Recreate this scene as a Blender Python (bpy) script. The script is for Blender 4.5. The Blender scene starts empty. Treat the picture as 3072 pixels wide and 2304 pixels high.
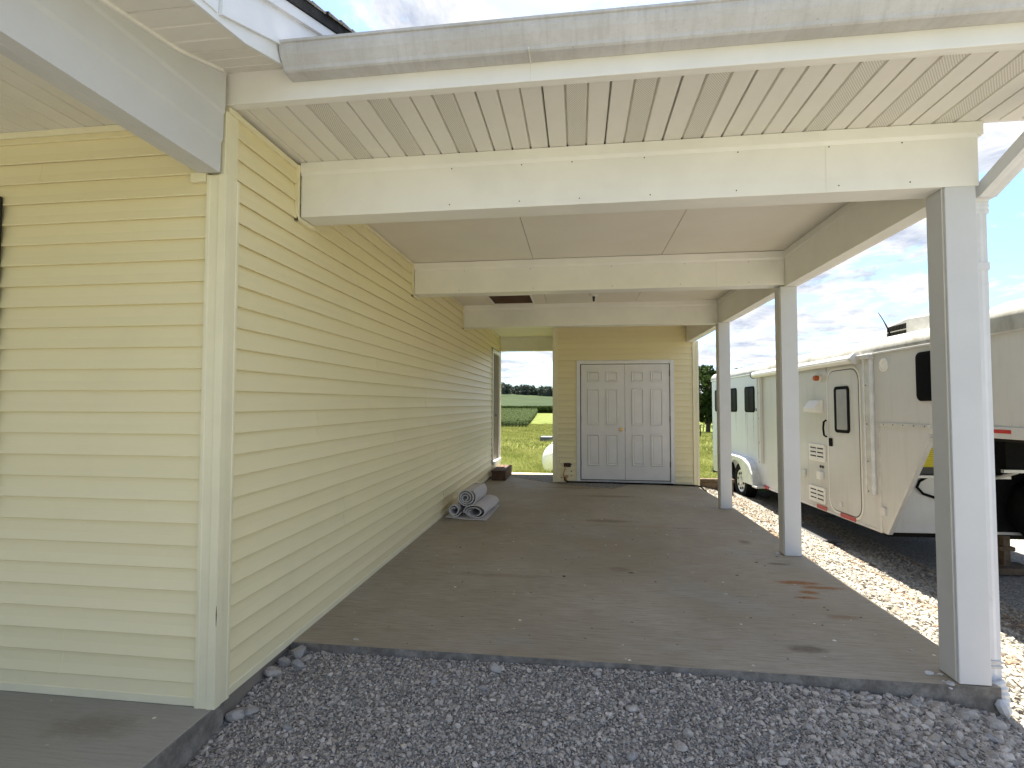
import bpy, math, random
import numpy as np
from mathutils import Matrix, Vector
R = math.radians
random.seed(7); RNG = np.random.default_rng(7)
SC = bpy.context.scene
COL = SC.collection

# ------------------------------------------------------------------ camera
CAM = (1.635, -2.1776, 1.3577); YAW, PITCH, ROLL, FPX = .1281, .0378, .0016, 1544.35
cam_d = bpy.data.cameras.new('camera'); cam = bpy.data.objects.new('camera', cam_d); COL.objects.link(cam)
cam_d.sensor_width = 36; cam_d.lens = 36 * FPX / 3072; cam_d.clip_start = .05; cam_d.clip_end = 3000
_f = Vector((-math.sin(YAW) * math.cos(PITCH), math.cos(YAW) * math.cos(PITCH), math.sin(PITCH)))
_r = Vector((math.cos(YAW), math.sin(YAW), 0)); _u = _r.cross(_f)
_r2 = _r * math.cos(ROLL) + _u * math.sin(ROLL); _u2 = -_r * math.sin(ROLL) + _u * math.cos(ROLL)
cam.matrix_world = Matrix(((_r2.x, _u2.x, -_f.x, CAM[0]), (_r2.y, _u2.y, -_f.y, CAM[1]), (_r2.z, _u2.z, -_f.z, CAM[2]), (0, 0, 0, 1)))
SC.camera = cam

# ------------------------------------------------------------------ sun, sky, exposure
SUN_TO = Vector((.04, .50, 1)).normalized()
sun_d = bpy.data.lights.new('sun', 'SUN'); sun_d.energy = 5.0; sun_d.angle = R(.6); sun_d.color = (1, .94, .84)
sun = bpy.data.objects.new('sun', sun_d); COL.objects.link(sun)
sun.rotation_euler = (-SUN_TO).to_track_quat('-Z', 'Y').to_euler(); sun.location = (4, 6, 30)
SC.view_settings.view_transform = 'Standard'; SC.view_settings.look = 'None'
SC.view_settings.exposure = 2.2; SC.view_settings.gamma = 1; SC.view_settings.use_curve_mapping = False
SC.cycles.max_bounces = 10; SC.cycles.diffuse_bounces = 6; SC.cycles.use_denoising = True

world = bpy.data.worlds.new('World'); SC.world = world; world.use_nodes = True
def build_world():
    nt = world.node_tree; N = nt.nodes; L = nt.links; N.clear()
    out = N.new('ShaderNodeOutputWorld'); bg = N.new('ShaderNodeBackground'); bg.inputs[1].default_value = .085
    sky = N.new('ShaderNodeTexSky'); sky.sky_type = 'NISHITA'; sky.sun_disc = False
    sky.sun_elevation = math.asin(SUN_TO.z); sky.sun_rotation = math.atan2(SUN_TO.x, SUN_TO.y)
    sky.air_density = 1.0; sky.dust_density = 1.6; sky.ozone_density = 1.0
    tc = N.new('ShaderNodeTexCoord'); sep = N.new('ShaderNodeSeparateXYZ'); L.new(tc.outputs['Generated'], sep.inputs[0])
    mx = N.new('ShaderNodeMath'); mx.operation = 'MAXIMUM'; mx.inputs[1].default_value = 0; L.new(sep.outputs[2], mx.inputs[0])
    ad = N.new('ShaderNodeMath'); ad.operation = 'ADD'; ad.inputs[1].default_value = .16; L.new(mx.outputs[0], ad.inputs[0])
    def div(i):
        d = N.new('ShaderNodeMath'); d.operation = 'DIVIDE'; L.new(sep.outputs[i], d.inputs[0]); L.new(ad.outputs[0], d.inputs[1]); return d
    dx, dy = div(0), div(1)
    cb = N.new('ShaderNodeCombineXYZ'); L.new(dx.outputs[0], cb.inputs[0]); L.new(dy.outputs[0], cb.inputs[1]); cb.inputs[2].default_value = 3.7
    def noise(scale, det, rough, off=0):
        m = N.new('ShaderNodeVectorMath'); m.operation = 'ADD'; m.inputs[1].default_value = (off, off * .7, off * .3); L.new(cb.outputs[0], m.inputs[0])
        n = N.new('ShaderNodeTexNoise'); n.inputs['Scale'].default_value = scale; n.inputs['Detail'].default_value = det
        n.inputs['Roughness'].default_value = rough; n.inputs['Distortion'].default_value = .25; L.new(m.outputs[0], n.inputs['Vector']); return n
    n1 = noise(2.3, 14, .62, 5.3); n2 = noise(3.6, 12, .68, 9.1)
    cov = N.new('ShaderNodeMapRange'); cov.interpolation_type = 'SMOOTHSTEP'
    cov.inputs['From Min'].default_value = .45; cov.inputs['From Max'].default_value = .55; L.new(n1.outputs['Fac'], cov.inputs['Value'])
    sh = N.new('ShaderNodeValToRGB'); sh.color_ramp.elements[0].position = .36; sh.color_ramp.elements[1].position = .60
    sh.color_ramp.elements[0].color = (1.55, 1.75, 2.15, 1); sh.color_ramp.elements[1].color = (3.2, 3.17, 3.12, 1)
    L.new(n2.outputs['Fac'], sh.inputs[0])
    mix = N.new('ShaderNodeMix'); mix.data_type = 'RGBA'
    L.new(cov.outputs[0], mix.inputs['Factor']); 
    br = N.new('ShaderNodeMix'); br.data_type = 'RGBA'; br.blend_type = 'MULTIPLY'; br.inputs['Factor'].default_value = 1
    L.new(sky.outputs[0], br.inputs['A']); br.inputs['B'].default_value = (.50, .62, .80, 1)
    L.new(br.outputs['Result'], mix.inputs['A']); L.new(sh.outputs[0], mix.inputs['B'])
    L.new(mix.outputs['Result'], bg.inputs[0]); L.new(bg.outputs[0], out.inputs[0])
build_world()

# ------------------------------------------------------------------ materials
class NT:
    def __init__(s, name, rough=.6, spec=.4, metal=0):
        s.m = bpy.data.materials.new(name); s.m.use_nodes = True; s.t = s.m.node_tree; s.N = s.t.nodes; s.L = s.t.links
        s.b = s.N['Principled BSDF']; s.b.inputs['Roughness'].default_value = rough; s.b.inputs['Specular IOR Level'].default_value = spec
        s.b.inputs['Metallic'].default_value = metal
        s.tc = s.N.new('ShaderNodeTexCoord')
    def vec(s, scale=(1, 1, 1), src='Object', loc=(0, 0, 0)):
        m = s.N.new('ShaderNodeMapping'); m.inputs['Scale'].default_value = scale; m.inputs['Location'].default_value = loc
        s.L.new(s.tc.outputs[src], m.inputs[0]); return m.outputs[0]
    def noise(s, v, scale=5, det=6, rough=.6, dist=0):
        n = s.N.new('ShaderNodeTexNoise'); n.inputs['Scale'].default_value = scale; n.inputs['Detail'].default_value = det
        n.inputs['Roughness'].default_value = rough; n.inputs['Distortion'].default_value = dist; s.L.new(v, n.inputs['Vector']); return n.outputs['Fac']
    def voro(s, v, scale=5, feat='F1', out='Distance'):
        n = s.N.new('ShaderNodeTexVoronoi'); n.feature = feat; n.inputs['Scale'].default_value = scale; s.L.new(v, n.inputs['Vector']); return n.outputs[out]
    def rng(s, f, a, b, c=0, d=1, smooth=True):
        n = s.N.new('ShaderNodeMapRange'); n.interpolation_type = 'SMOOTHSTEP' if smooth else 'LINEAR'
        for k, x in zip(('From Min', 'From Max', 'To Min', 'To Max'), (a, b, c, d)): n.inputs[k].default_value = x
        s.L.new(f, n.inputs['Value']); return n.outputs[0]
    def math(s, op, a, b=None):
        n = s.N.new('ShaderNodeMath'); n.operation = op
        for i, x in enumerate((a, b)):
            if x is None: continue
            if isinstance(x, (int, float)): n.inputs[i].default_value = x
            else: s.L.new(x, n.inputs[i])
        return n.outputs[0]
    def mix(s, f, a, b, mode='MIX'):
        n = s.N.new('ShaderNodeMix'); n.data_type = 'RGBA'; n.blend_type = mode
        for key, x in (('Factor', f), ('A', a), ('B', b)):
            sock = n.inputs[key] if key == 'Factor' else [i for i in n.inputs if i.name == key and i.type == 'RGBA'][0]
            if isinstance(x, (int, float)): sock.default_value = x
            elif isinstance(x, tuple): sock.default_value = (*x[:3], 1)
            else: s.L.new(x, sock)
        return [o for o in n.outputs if o.type == 'RGBA'][0]
    def color(s, c):
        if isinstance(c, tuple): s.b.inputs['Base Color'].default_value = (*c[:3], 1)
        else: s.L.new(c, s.b.inputs['Base Color'])
    def rough(s, f): s.L.new(f, s.b.inputs['Roughness'])
    def bump(s, h, strength=.2, dist=.01):
        n = s.N.new('ShaderNodeBump'); n.inputs['Strength'].default_value = strength; n.inputs['Distance'].default_value = dist
        s.L.new(h, n.inputs['Height']); s.L.new(n.outputs[0], s.b.inputs['Normal'])
    def rand(s):
        return s.N.new('ShaderNodeObjectInfo').outputs['Random']
    def sep(s, src='Object'):
        n = s.N.new('ShaderNodeSeparateXYZ'); s.L.new(s.tc.outputs[src], n.inputs[0]); return n.outputs

M = {}
def simple(name, c, rough=.5, spec=.4, metal=0, var=.12, nscale=6, bump=0, bscale=80, dirt=None):
    t = NT(name, rough, spec, metal); v = t.vec()
    n = t.noise(v, nscale, 6)
    c2 = tuple(max(0, x * (1 - var)) for x in c); c1 = tuple(min(1, x * (1 + var * .5)) for x in c)
    k = t.mix(t.rng(n, .3, .7), c2, c1)
    if dirt:
        d = t.noise(v, dirt[1], 8, .7)
        k = t.mix(t.rng(d, dirt[2], dirt[3], 0, dirt[4]), k, dirt[0])
    t.color(k)
    if bump: t.bump(t.noise(v, bscale, 4), bump, .004)
    M[name] = t.m; return t

def mats():
    # vinyl siding : faint embossed wood grain along the panel, small tint change per panel
    t = NT('siding', .42, .35); v = t.vec()
    g = t.noise(t.vec((6, 6, 120)), 3, 5, .7)
    base = t.mix(t.rand(), (.78, .695, .425), (.80, .715, .445))
    dirt = t.noise(v, 1.3, 8, .65)
    k = t.mix(t.rng(dirt, .5, .8, 0, .22), base, (.58, .53, .35))
    k = t.mix(t.rng(t.noise(v, 45, 3), .70, .80, 0, .25), k, (.45, .40, .27))
    t.color(k); t.bump(g, .10, .003); M['siding'] = t.m
    simple('siding_trim', (.79, .73, .50), .4, .4, var=.06, nscale=3, dirt=((.45, .4, .28), 4, .62, .8, .35))
    simple('white_trim', (.83, .81, .745), .38, .45, var=.05, nscale=2.5, bump=.04, bscale=30, dirt=((.55, .5, .42), 3.5, .6, .85, .3))
    simple('post_paint', (.60, .60, .59), .4, .4, var=.04, nscale=3, bump=.05, bscale=140, dirt=((.5, .47, .4), 5, .63, .85, .35))
    simple('soffit', (.77, .74, .665), .45, .35, var=.05, nscale=2, dirt=((.5, .46, .38), 3, .58, .85, .3))
    # perforated strip of the vented soffit
    t = NT('soffit_perforated', .5, .3); s = t.sep()
    a = t.math('SINE', t.math('MULTIPLY', s[0], 2 * math.pi / .0112)); b = t.math('SINE', t.math('MULTIPLY', s[1], 2 * math.pi / .0145))
    c = t.math('MULTIPLY', a, b); t.color(t.mix(t.rng(c, .28, .5), (.72, .69, .61), (.36, .335, .28))); M['soffit_perforated'] = t.m
    # ceiling board
    t = NT('ceiling_board', .6, .25); v = t.vec()
    k = t.mix(t.rng(t.noise(v, 1.2, 7), .3, .7), (.75, .705, .615), (.80, .76, .675))
    k = t.mix(t.rng(t.noise(t.vec((1.2, 5, 1)), 5, 9, .75), .60, .75, 0, .4), k, (.55, .49, .40))
    t.color(k); t.bump(t.noise(v, 60, 4), .08, .004); M['ceiling_board'] = t.m
    # dirty gutter
    t = NT('gutter_metal', .42, .4); v = t.vec((1, 1, 1))
    st = t.noise(t.vec((26, 3, 3)), 1.6, 9, .7); z = t.sep()[2]
    k = t.mix(t.rng(t.noise(v, 3, 8, .7), .35, .7), (.48, .465, .44), (.60, .59, .575))
    k = t.mix(t.rng(st, .45, .75, 0, .4), k, (.36, .34, .31)); k = t.mix(t.rng(t.noise(t.vec((1, 2, 2)), 40, 8, .8), .5, .75, 0, .35), k, (.30, .28, .25))
    k = t.mix(t.rng(t.noise(v, 60, 3), .66, .75, 0, .5), k, (.2, .18, .15))
    t.color(k); M['gutter_metal'] = t.m
    simple('downspout_metal', (.70, .70, .70), .4, .4, var=.06, nscale=4, dirt=((.4, .38, .34), 9, .55, .8, .5))
    simple('fascia_white', (.80, .82, .84), .35, .45, var=.05, nscale=5, dirt=((.5, .5, .5), 30, .68, .76, .4))
    # shingles
    t = NT('shingles', .9, .2); v = t.vec((1, 1, 1))
    k = t.mix(t.rng(t.noise(v, 9, 8), .3, .7), (.02, .02, .022), (.06, .058, .055)); t.color(k); t.bump(t.noise(v, 120, 3), .8, .01); M['shingles'] = t.m
    # concrete slab with its stains
    def concrete(name, stains, grey=0):
        t = NT(name, .78, .25); v = t.vec()
        k = t.mix(t.rng(t.noise(v, .55, 7, .6), .32, .68), (.33, .275, .19), (.46, .405, .315))
        k = t.mix(t.rng(t.noise(v, .9, 3, .5, .4), .52, .68, 0, .55), k, (.39, .375, .32))
        k = t.mix(t.rng(t.noise(t.vec((2.2, 38, 1)), 2.2, 9, .75), .42, .68, 0, .75), k, (.205, .165, .105))
        k = t.mix(t.rng(t.noise(t.vec((3, 30, 1), loc=(5, 5, 0)), 2.0, 7, .7), .55, .75, 0, .4), k, (.50, .46, .375))
        k = t.mix(t.rng(t.noise(v, 260, 2, .6), .45, .75, 0, .4), k, (.20, .17, .125))
        wob = t.noise(v, 9, 6, .7); wob = t.math('MULTIPLY', t.math('SUBTRACT', wob, .5), 1.5)
        s = t.sep(); blot = t.noise(t.vec((8, 30, 1)), 3, 6, .7)
        k = t.mix(.10 if not grey else grey, k, (.30, .30, .275))
        for (cx, cy, rx, ry, col, amt) in stains:
            a = t.math('DIVIDE', t.math('SUBTRACT', s[0], cx), rx); b = t.math('DIVIDE', t.math('SUBTRACT', s[1], cy), ry)
            d = t.math('SQRT', t.math('ADD', t.math('MULTIPLY', a, a), t.math('MULTIPLY', b, b)))
            k = t.mix(t.math('MULTIPLY', t.rng(t.math('ADD', d, wob), .35, 1.25, amt, 0), t.rng(blot, .3, .55, .45, 1)), k, col)
        # spots of pale paint
        vv = t.vec((1, 1, 0)); vd = t.voro(vv, 11); vc = t.voro(vv, 11, out='Color')
        sp = t.N.new('ShaderNodeSeparateColor'); t.L.new(vc, sp.inputs[0])
        rad = t.rng(sp.outputs[0], .35, 1.0, 0, .115, False)
        spot = t.math('LESS_THAN', t.math('ADD', vd, t.math('MULTIPLY', t.math('SUBTRACT', t.noise(v, 70, 3), .5), .06)), rad)
        cl = t.rng(t.noise(v, 1.6, 3), .44, .52)
        k = t.mix(t.math('MULTIPLY', t.math('MULTIPLY', spot, cl), .9), k, (.80, .76, .64))
        t.color(k); t.bump(t.noise(t.vec((8, 60, 8)), 6, 6, .7), .22, .004); M[name] = t.m
    rust = (.27, .115, .03); dark = (.125, .098, .065)
    concrete('concrete', [(3.27, 2.03, .17, .05, rust, 1), (3.42, 1.94, .18, .04, rust, .9), (3.28, 1.83, .07, .045, rust, 1), (3.22, 1.72, .09, .03, rust, 1),
                          (3.3, 1.40, .10, .04, (.2, .12, .05), .55), (2.887, .91, .11, .05, dark, .75), (3.30, 2.5, .10, .035, dark, .8), (3.25, 3.19, .06, .08, dark, .6),
                          (1.963, 2.172, .10, .07, dark, .45), (1.97, 3.93, .32, .09, dark, .55), (2.05, 2.1, .03, .02, (.03, .03, .025), .9), (1.0, 1.9, .5, .05, dark, .3), (2.1, 5.6, .5, .12, dark, .5), (1.5, 6.4, .6, .12, dark, .4)])
    concrete('concrete_edge', [(-.4, -.2, .2, .1, dark, .4)], .65)
    t = NT('concrete_side', .85, .2); v = t.vec(); k = t.mix(t.rng(t.noise(v, 14, 8, .7), .35, .7), (.15, .136, .115), (.29, .268, .23)); t.color(k); t.bump(t.noise(v, 60, 5), .5, .01); M['concrete_side'] = t.m
    # gravel sheet and stones
    t = NT('gravel', .95, .15); v = t.vec(); vc = t.voro(v, 60, out='Color'); sp = t.N.new('ShaderNodeSeparateColor'); t.L.new(vc, sp.inputs[0])
    k = t.mix(sp.outputs[0], (.16, .155, .145), (.40, .385, .35)); k = t.mix(t.rng(t.noise(v, .8, 6), .55, .72, 0, .5), k, (.22, .15, .08))
    t.color(k); t.bump(t.voro(v, 60), 1.0, .02); M['gravel'] = t.m
    t = NT('stone', .9, .2); a = t.N.new('ShaderNodeAttribute'); a.attribute_name = 'Col'
    v = t.vec(); k = t.mix(t.rng(t.noise(v, 90, 5), .3, .7, 0, .3), a.outputs['Color'], (.16, .155, .15)); t.color(k); M['stone'] = t.m
    t = NT('rock', .9, .2); v = t.vec(); k = t.mix(t.rng(t.noise(v, 22, 7, .7), .3, .7), (.31, .275, .235), (.56, .51, .44)); k = t.mix(t.rand(), k, (.30, .29, .28)); t.color(k); t.bump(t.noise(v, 70, 6), .5, .01); M['rock'] = t.m
    # lawn
    t = NT('lawn', .95, .1); v = t.vec()
    k = t.mix(t.rng(t.noise(v, .35, 6), .35, .65), (.075, .10, .017), (.12, .145, .030))
    k = t.mix(t.rng(t.noise(t.vec((1, 2.4, 1)), 1.3, 8, .7), .45, .72, 0, .75), k, (.19, .19, .07))
    k = t.mix(t.rng(t.noise(v, 14, 6, .75), .5, .72, 0, .6), k, (.075, .10, .018))
    t.color(k); t.bump(t.noise(v, 40, 5), 1, .05); M['lawn'] = t.m
    t = NT('hill_crop', .95, .1); v = t.vec()
    k = t.mix(t.rng(t.noise(t.vec((.02, .11, 1)), 1.6, 6, .6), .35, .65), (.016, .030, .009), (.034, .048, .017)); t.color(k); M['hill_crop'] = t.m
    def leafy(name, a, b, tr=.25):
        t = NT(name, .7, .06); at = t.N.new('ShaderNodeAttribute'); at.attribute_name = 'Col'
        k = t.mix(at.outputs['Fac'], a, b); t.color(k)
        m = t.N.new('ShaderNodeMixShader'); m.inputs[0].default_value = tr; tl = t.N.new('ShaderNodeBsdfTranslucent'); t.L.new(k, tl.inputs[0])
        o = t.N['Material Output']; t.L.new(t.b.outputs[0], m.inputs[1]); t.L.new(tl.outputs[0], m.inputs[2]); t.L.new(m.outputs[0], o.inputs[0]); M[name] = t.m
    leafy('grass_blade', (.12, .155, .022), (.36, .35, .12)); leafy('corn_leaf', (.016, .036, .007), (.070, .098, .026))
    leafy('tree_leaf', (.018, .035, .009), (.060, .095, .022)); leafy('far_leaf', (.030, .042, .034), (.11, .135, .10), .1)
    simple('bark', (.10, .08, .06), .9, .2, var=.4, nscale=12)
    # doors and trim
    simple('door_paint', (.76, .74, .71), .4, .4, var=.04, nscale=4, bump=.05, bscale=90, dirt=((.45, .43, .4), 3, .58, .85, .3))
    simple('casing', (.77, .76, .75), .45, .4, var=.05)
    simple('brass', (.75, .52, .20), .25, .5, metal=1, var=.05)
    simple('dark_metal', (.05, .05, .05), .5, .4, var=.2)
    simple('black_rubber', (.010, .010, .010), .7, .06, var=.3, nscale=20)
    simple('shutter_black', (.008, .010, .010), .35, .5, var=.2)
    simple('wood_brown', (.105, .062, .038), .8, .2, var=.45, nscale=9, bump=.2, bscale=40)
    simple('hatch_wood', (.085, .040, .018), .7, .25, var=.4, nscale=7)
    simple('timber', (.13, .095, .06), .9, .2, var=.4, nscale=9)
    simple('dark_recess', (.02, .018, .015), .9, .1)
    simple('cord_orange', (.55, .22, .03), .5, .3)
    t = NT('carpet', 1, .05); v = t.vec(); k = t.mix(t.rng(t.noise(v, 180, 3), .3, .7), (.50, .47, .46), (.72, .69, .68)); t.color(k); t.bump(t.noise(v, 420, 2), .8, .006); M['carpet'] = t.m
    simple('carpet_back', (.62, .60, .58), .95, .1, var=.2, nscale=60)
    # trailer
    def tskin(name, c, dirt, amt):
        t = NT(name, .3, .5); v = t.vec()
        k = t.mix(t.rng(t.noise(v, .9, 7), .35, .7), c, tuple(x * .93 for x in c))
        k = t.mix(t.rng(t.noise(t.vec((9, 9, .7)), 1.5, 9, .7), .48, .8, 0, amt), k, dirt)
        z = t.sep()[2]; low = t.rng(z, .35, 1.2, 1, 0)
        k = t.mix(t.math('MULTIPLY', low, t.rng(t.noise(v, 2.2, 8, .7), .35, .7, 0, .6)), k, (.44, .40, .33))
        t.color(k); M[name] = t.m
    tskin('trailer_skin', (.57, .565, .54), (.40, .385, .34), .45); tskin('trailer_white', (.60, .62, .65), (.44, .45, .46), .35)
    t = NT('trailer_roof', .45, .4); v = t.vec(); k = t.mix(t.rng(t.noise(t.vec((1, 1.6, 1)), 1.6, 9, .7), .42, .75), (.42, .41, .37), (.20, .19, .13)); t.color(t.mix(t.rng(t.noise(t.vec((1, 6, 1)), 2, 8, .75), .52, .78, 0, .6), k, (.11, .105, .07))); M['trailer_roof'] = t.m
    simple('aluminium', (.62, .61, .58), .4, .5, metal=.35, var=.12, nscale=8)
    simple('awning_white', (.80, .79, .75), .4, .4, var=.06, dirt=((.5, .47, .4), 6, .55, .8, .4))
    simple('glass_dark', (.003, .003, .004), .3, .04, var=.1)
    simple('window_blind', (.30, .30, .30), .3, .5, var=.1)
    simple('chrome', (.60, .60, .60), .3, .5, metal=.5, var=.1)
    simple('fender', (.66, .67, .67), .28, .5, metal=.3, var=.15, nscale=9)
    simple('reflector_red', (.42, .025, .02), .3, .5); simple('lens_amber', (.42, .10, .03), .2, .5)
    simple('vent_plastic', (.76, .74, .68), .45, .4, var=.05); simple('ac_plastic', (.70, .69, .65), .5, .35, var=.15, nscale=7)
    simple('truck_black', (.010, .010, .011), .2, .5, var=.1)
    t = NT('yellow_label', .5, .4); s = t.sep(); row = t.math('SINE', t.math('MULTIPLY', s[2], 260)); n = t.noise(t.vec((60, 60, 260)), 1, 3)
    t.color(t.mix(t.math('MULTIPLY', t.rng(row, .1, .5), t.rng(n, .42, .55)), (.72, .62, .02), (.25, .2, .02))); M['yellow_label'] = t.m
    simple('tank_paint', (.80, .82, .83), .35, .45, var=.06, dirt=((.45, .42, .38), 6, .62, .8, .4))
    simple('galvanised', (.16, .17, .185), .45, .4, metal=.4, var=.2, nscale=20)
    simple('dark_post', (.02, .02, .02), .8, .2); simple('porcelain', (.72, .70, .64), .3, .5)
    simple('streak_grey', (.44, .45, .46), .5, .2, var=.3, nscale=12); simple('interior', (.25, .22, .18), .9, .1)
mats()

# ------------------------------------------------------------------ mesh helpers
class MB:
    def __init__(s): s.v = []; s.f = []; s.mi = []
    def add(s, vs, fs, mi=0):
        o = len(s.v); s.v += [tuple(v) for v in vs]; s.f += [tuple(i + o for i in f) for f in fs]; s.mi += [mi] * len(fs); return s
    def box(s, a, b, mi=0):
        (x0, y0, z0), (x1, y1, z1) = a, b
        return s.add([(x0, y0, z0), (x1, y0, z0), (x1, y1, z0), (x0, y1, z0), (x0, y0, z1), (x1, y0, z1), (x1, y1, z1), (x0, y1, z1)],
                     [(0, 3, 2, 1), (4, 5, 6, 7), (0, 1, 5, 4), (1, 2, 6, 5), (2, 3, 7, 6), (3, 0, 4, 7)], mi)
    def prism(s, poly, ax, a, b, mi=0, caps=True):
        """extrude a 2-D polygon along axis ax between a and b; the polygon's coordinates are the two other axes in xyz order"""
        def P(p, t):
            q = list(p); q.insert('xyz'.index(ax), t); return q
        n = len(poly); vs = [P(p, a) for p in poly] + [P(p, b) for p in poly]
        fs = [(i, (i + 1) % n, n + (i + 1) % n, n + i) for i in range(n)]
        if caps: fs += [tuple(range(n))[::-1], tuple(range(n, 2 * n))]
        return s.add(vs, fs, mi)
    def tube(s, pts, rad, seg=10, caps=True, mi=0):
        pts = [Vector(p) for p in pts]; n = len(pts); rs = rad if isinstance(rad, (list, tuple)) else [rad] * n
        vs = []; up = Vector((0, 0, 1)); prev = None
        for i, p in enumerate(pts):
            d = (pts[min(i + 1, n - 1)] - pts[max(i - 1, 0)]).normalized()
            if prev is None: a = d.cross(up if abs(d.z) < .9 else Vector((1, 0, 0))).normalized()
            else: a = (prev - d * prev.dot(d)).normalized()
            prev = a; b = d.cross(a)
            for k in range(seg):
                t = 2 * math.pi * k / seg; vs.append(p + (a * math.cos(t) + b * math.sin(t)) * rs[i])
        fs = [(i * seg + k, i * seg + (k + 1) % seg, (i + 1) * seg + (k + 1) % seg, (i + 1) * seg + k) for i in range(n - 1) for k in range(seg)]
        if caps: fs += [tuple(range(seg))[::-1], tuple(range((n - 1) * seg, n * seg))]
        return s.add(vs, fs, mi)
    def lathe(s, prof, c, axis='z', seg=24, mi=0):
        vs = []
        for r, h in prof:
            for k in range(seg):
                t = 2 * math.pi * k / seg; a, b = r * math.cos(t), r * math.sin(t)
                vs.append({'z': (c[0] + a, c[1] + b, c[2] + h), 'x': (c[0] + h, c[1] + a, c[2] + b), 'y': (c[0] + b, c[1] + h, c[2] + a)}[axis])
        n = len(prof)
        fs = [(i * seg + k, i * seg + (k + 1) % seg, (i + 1) * seg + (k + 1) % seg, (i + 1) * seg + k) for i in range(n - 1) for k in range(seg)]
        fs += [tuple(range(seg))[::-1], tuple(range((n - 1) * seg, n * seg))]
        return s.add(vs, fs, mi)
    def rrect(s, u0, u1, w0, w1, r, ax, a, b, mi=0, seg=5):
        poly = []
        for cx, cy, t0 in ((u1 - r, w1 - r, 0), (u0 + r, w1 - r, 90), (u0 + r, w0 + r, 180), (u1 - r, w0 + r, 270)):
            for k in range(seg + 1):
                t = R(t0 + 90 * k / seg); poly.append((cx + r * math.cos(t), cy + r * math.sin(t)))
        return s.prism(poly, ax, a, b, mi)

ORG = {}
def wpos(o):
    p = Vector((0, 0, 0))
    while o is not None: p += o.location; o = o.parent
    return p
def put(mb, name, mat, parent=None, smooth=False, bevel=0, kind=None, local=False, recalc=True):
    """link one mesh; vertices are world coordinates unless local"""
    me = bpy.data.meshes.new(name)
    off = Vector((0, 0, 0)) if (local or parent is None) else wpos(parent)
    vs = mb.v if off.length == 0 else [(v[0] - off.x, v[1] - off.y, v[2] - off.z) for v in mb.v]
    me.from_pydata(vs, [], mb.f)
    for m in (mat if isinstance(mat, (list, tuple)) else [mat]): me.materials.append(M[m])
    if any(mb.mi): me.polygons.foreach_set('material_index', mb.mi)
    if recalc:
        import bmesh
        bm = bmesh.new(); bm.from_mesh(me); bmesh.ops.recalc_face_normals(bm, faces=bm.faces); bm.to_mesh(me); bm.free()
    if smooth:
        me.polygons.foreach_set('use_smooth', [True] * len(me.polygons)); me.set_sharp_from_angle(angle=R(38))
    o = bpy.data.objects.new(name, me); COL.objects.link(o)
    if parent is not None: o.parent = parent
    if bevel:
        b = o.modifiers.new('bevel', 'BEVEL'); b.width = bevel; b.segments = 2; b.limit_method = 'ANGLE'; b.angle_limit = R(40)
    if kind: o['kind'] = kind
    return o
def tag(o, label, cat, group=None):
    o['label'] = label; o['category'] = cat
    if group: o['group'] = group
    return o
def thing(name, label, cat, loc=(0, 0, 0), rz=0, group=None):
    o = bpy.data.objects.new(name, None); COL.objects.link(o); o.location = loc; o.rotation_euler = (0, 0, rz); o.empty_display_size = .2
    return tag(o, label, cat, group)
def B(name, a, b, mat, parent=None, bevel=.002, **k): return put(MB().box(a, b), name, mat, parent, bevel=bevel, **k)
def rawmesh(name, verts, tris, mat, parent=None, cols=None, kind=None, smooth=False):
    """numpy verts (n,3), faces (m,k) all the same k; cols one value or RGB per vertex"""
    me = bpy.data.meshes.new(name); n, m, k = len(verts), len(tris), tris.shape[1]
    me.vertices.add(n); me.vertices.foreach_set('co', np.ascontiguousarray(verts, dtype=np.float32).ravel())
    me.loops.add(m * k); me.loops.foreach_set('vertex_index', np.ascontiguousarray(tris, dtype=np.int32).ravel())
    me.polygons.add(m); me.polygons.foreach_set('loop_start', np.arange(0, m * k, k, dtype=np.int32))
    me.polygons.foreach_set('loop_total', np.full(m, k, dtype=np.int32))
    me.materials.append(M[mat]); me.update(calc_edges=True)
    if cols is not None:
        a = me.color_attributes.new('Col', 'FLOAT_COLOR', 'POINT'); c = np.ones((n, 4), dtype=np.float32)
        c[:, :3] = cols if cols.ndim == 2 else cols[:, None]; a.data.foreach_set('color', c.ravel())
    me.polygons.foreach_set('use_smooth', np.full(m, smooth))
    o = bpy.data.objects.new(name, me); COL.objects.link(o)
    if parent is not None: o.parent = parent
    if kind: o['kind'] = kind
    return o

# ------------------------------------------------------------------ terrain
def sst(a, b, x): t = np.clip((x - a) / (b - a), 0, 1); return t * t * (3 - 2 * t)
HX = ([-50, .2, 1.3, 2.2, 2.86, 3.38, 3.62, 4.2, 4.8, 5.15, 5.5, 9, 40], [-.05, -.045, -.035, -.03, -.06, -.085, -.14, -.27, -.47, -.62, -.70, -.70, -.8])
LY = ([-100, 8, 11.5, 16, 30, 60, 110, 150, 200, 260, 400, 430, 900], [-.6, -.6, -.75, -.85, -1.03, -2.0, -4.0, -3.4, -2.3, -1.0, 6.5, 7.6, 9.0])
def hgt(x, y):
    x = np.asarray(x, float); y = np.asarray(y, float)
    a = np.interp(x, *HX) - .13 * np.clip(.62 - y, 0, 1.0)
    b = np.interp(y, *LY) - .05 * (x + 10) * sst(240, 400, y)
    w = sst(8, 12, y)
    return a * (1 - w) + b * w + .13 * np.exp(-((x - 4.0) / .5) ** 2 - ((y - 8.4) / .5) ** 2) * (y > 8)
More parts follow.
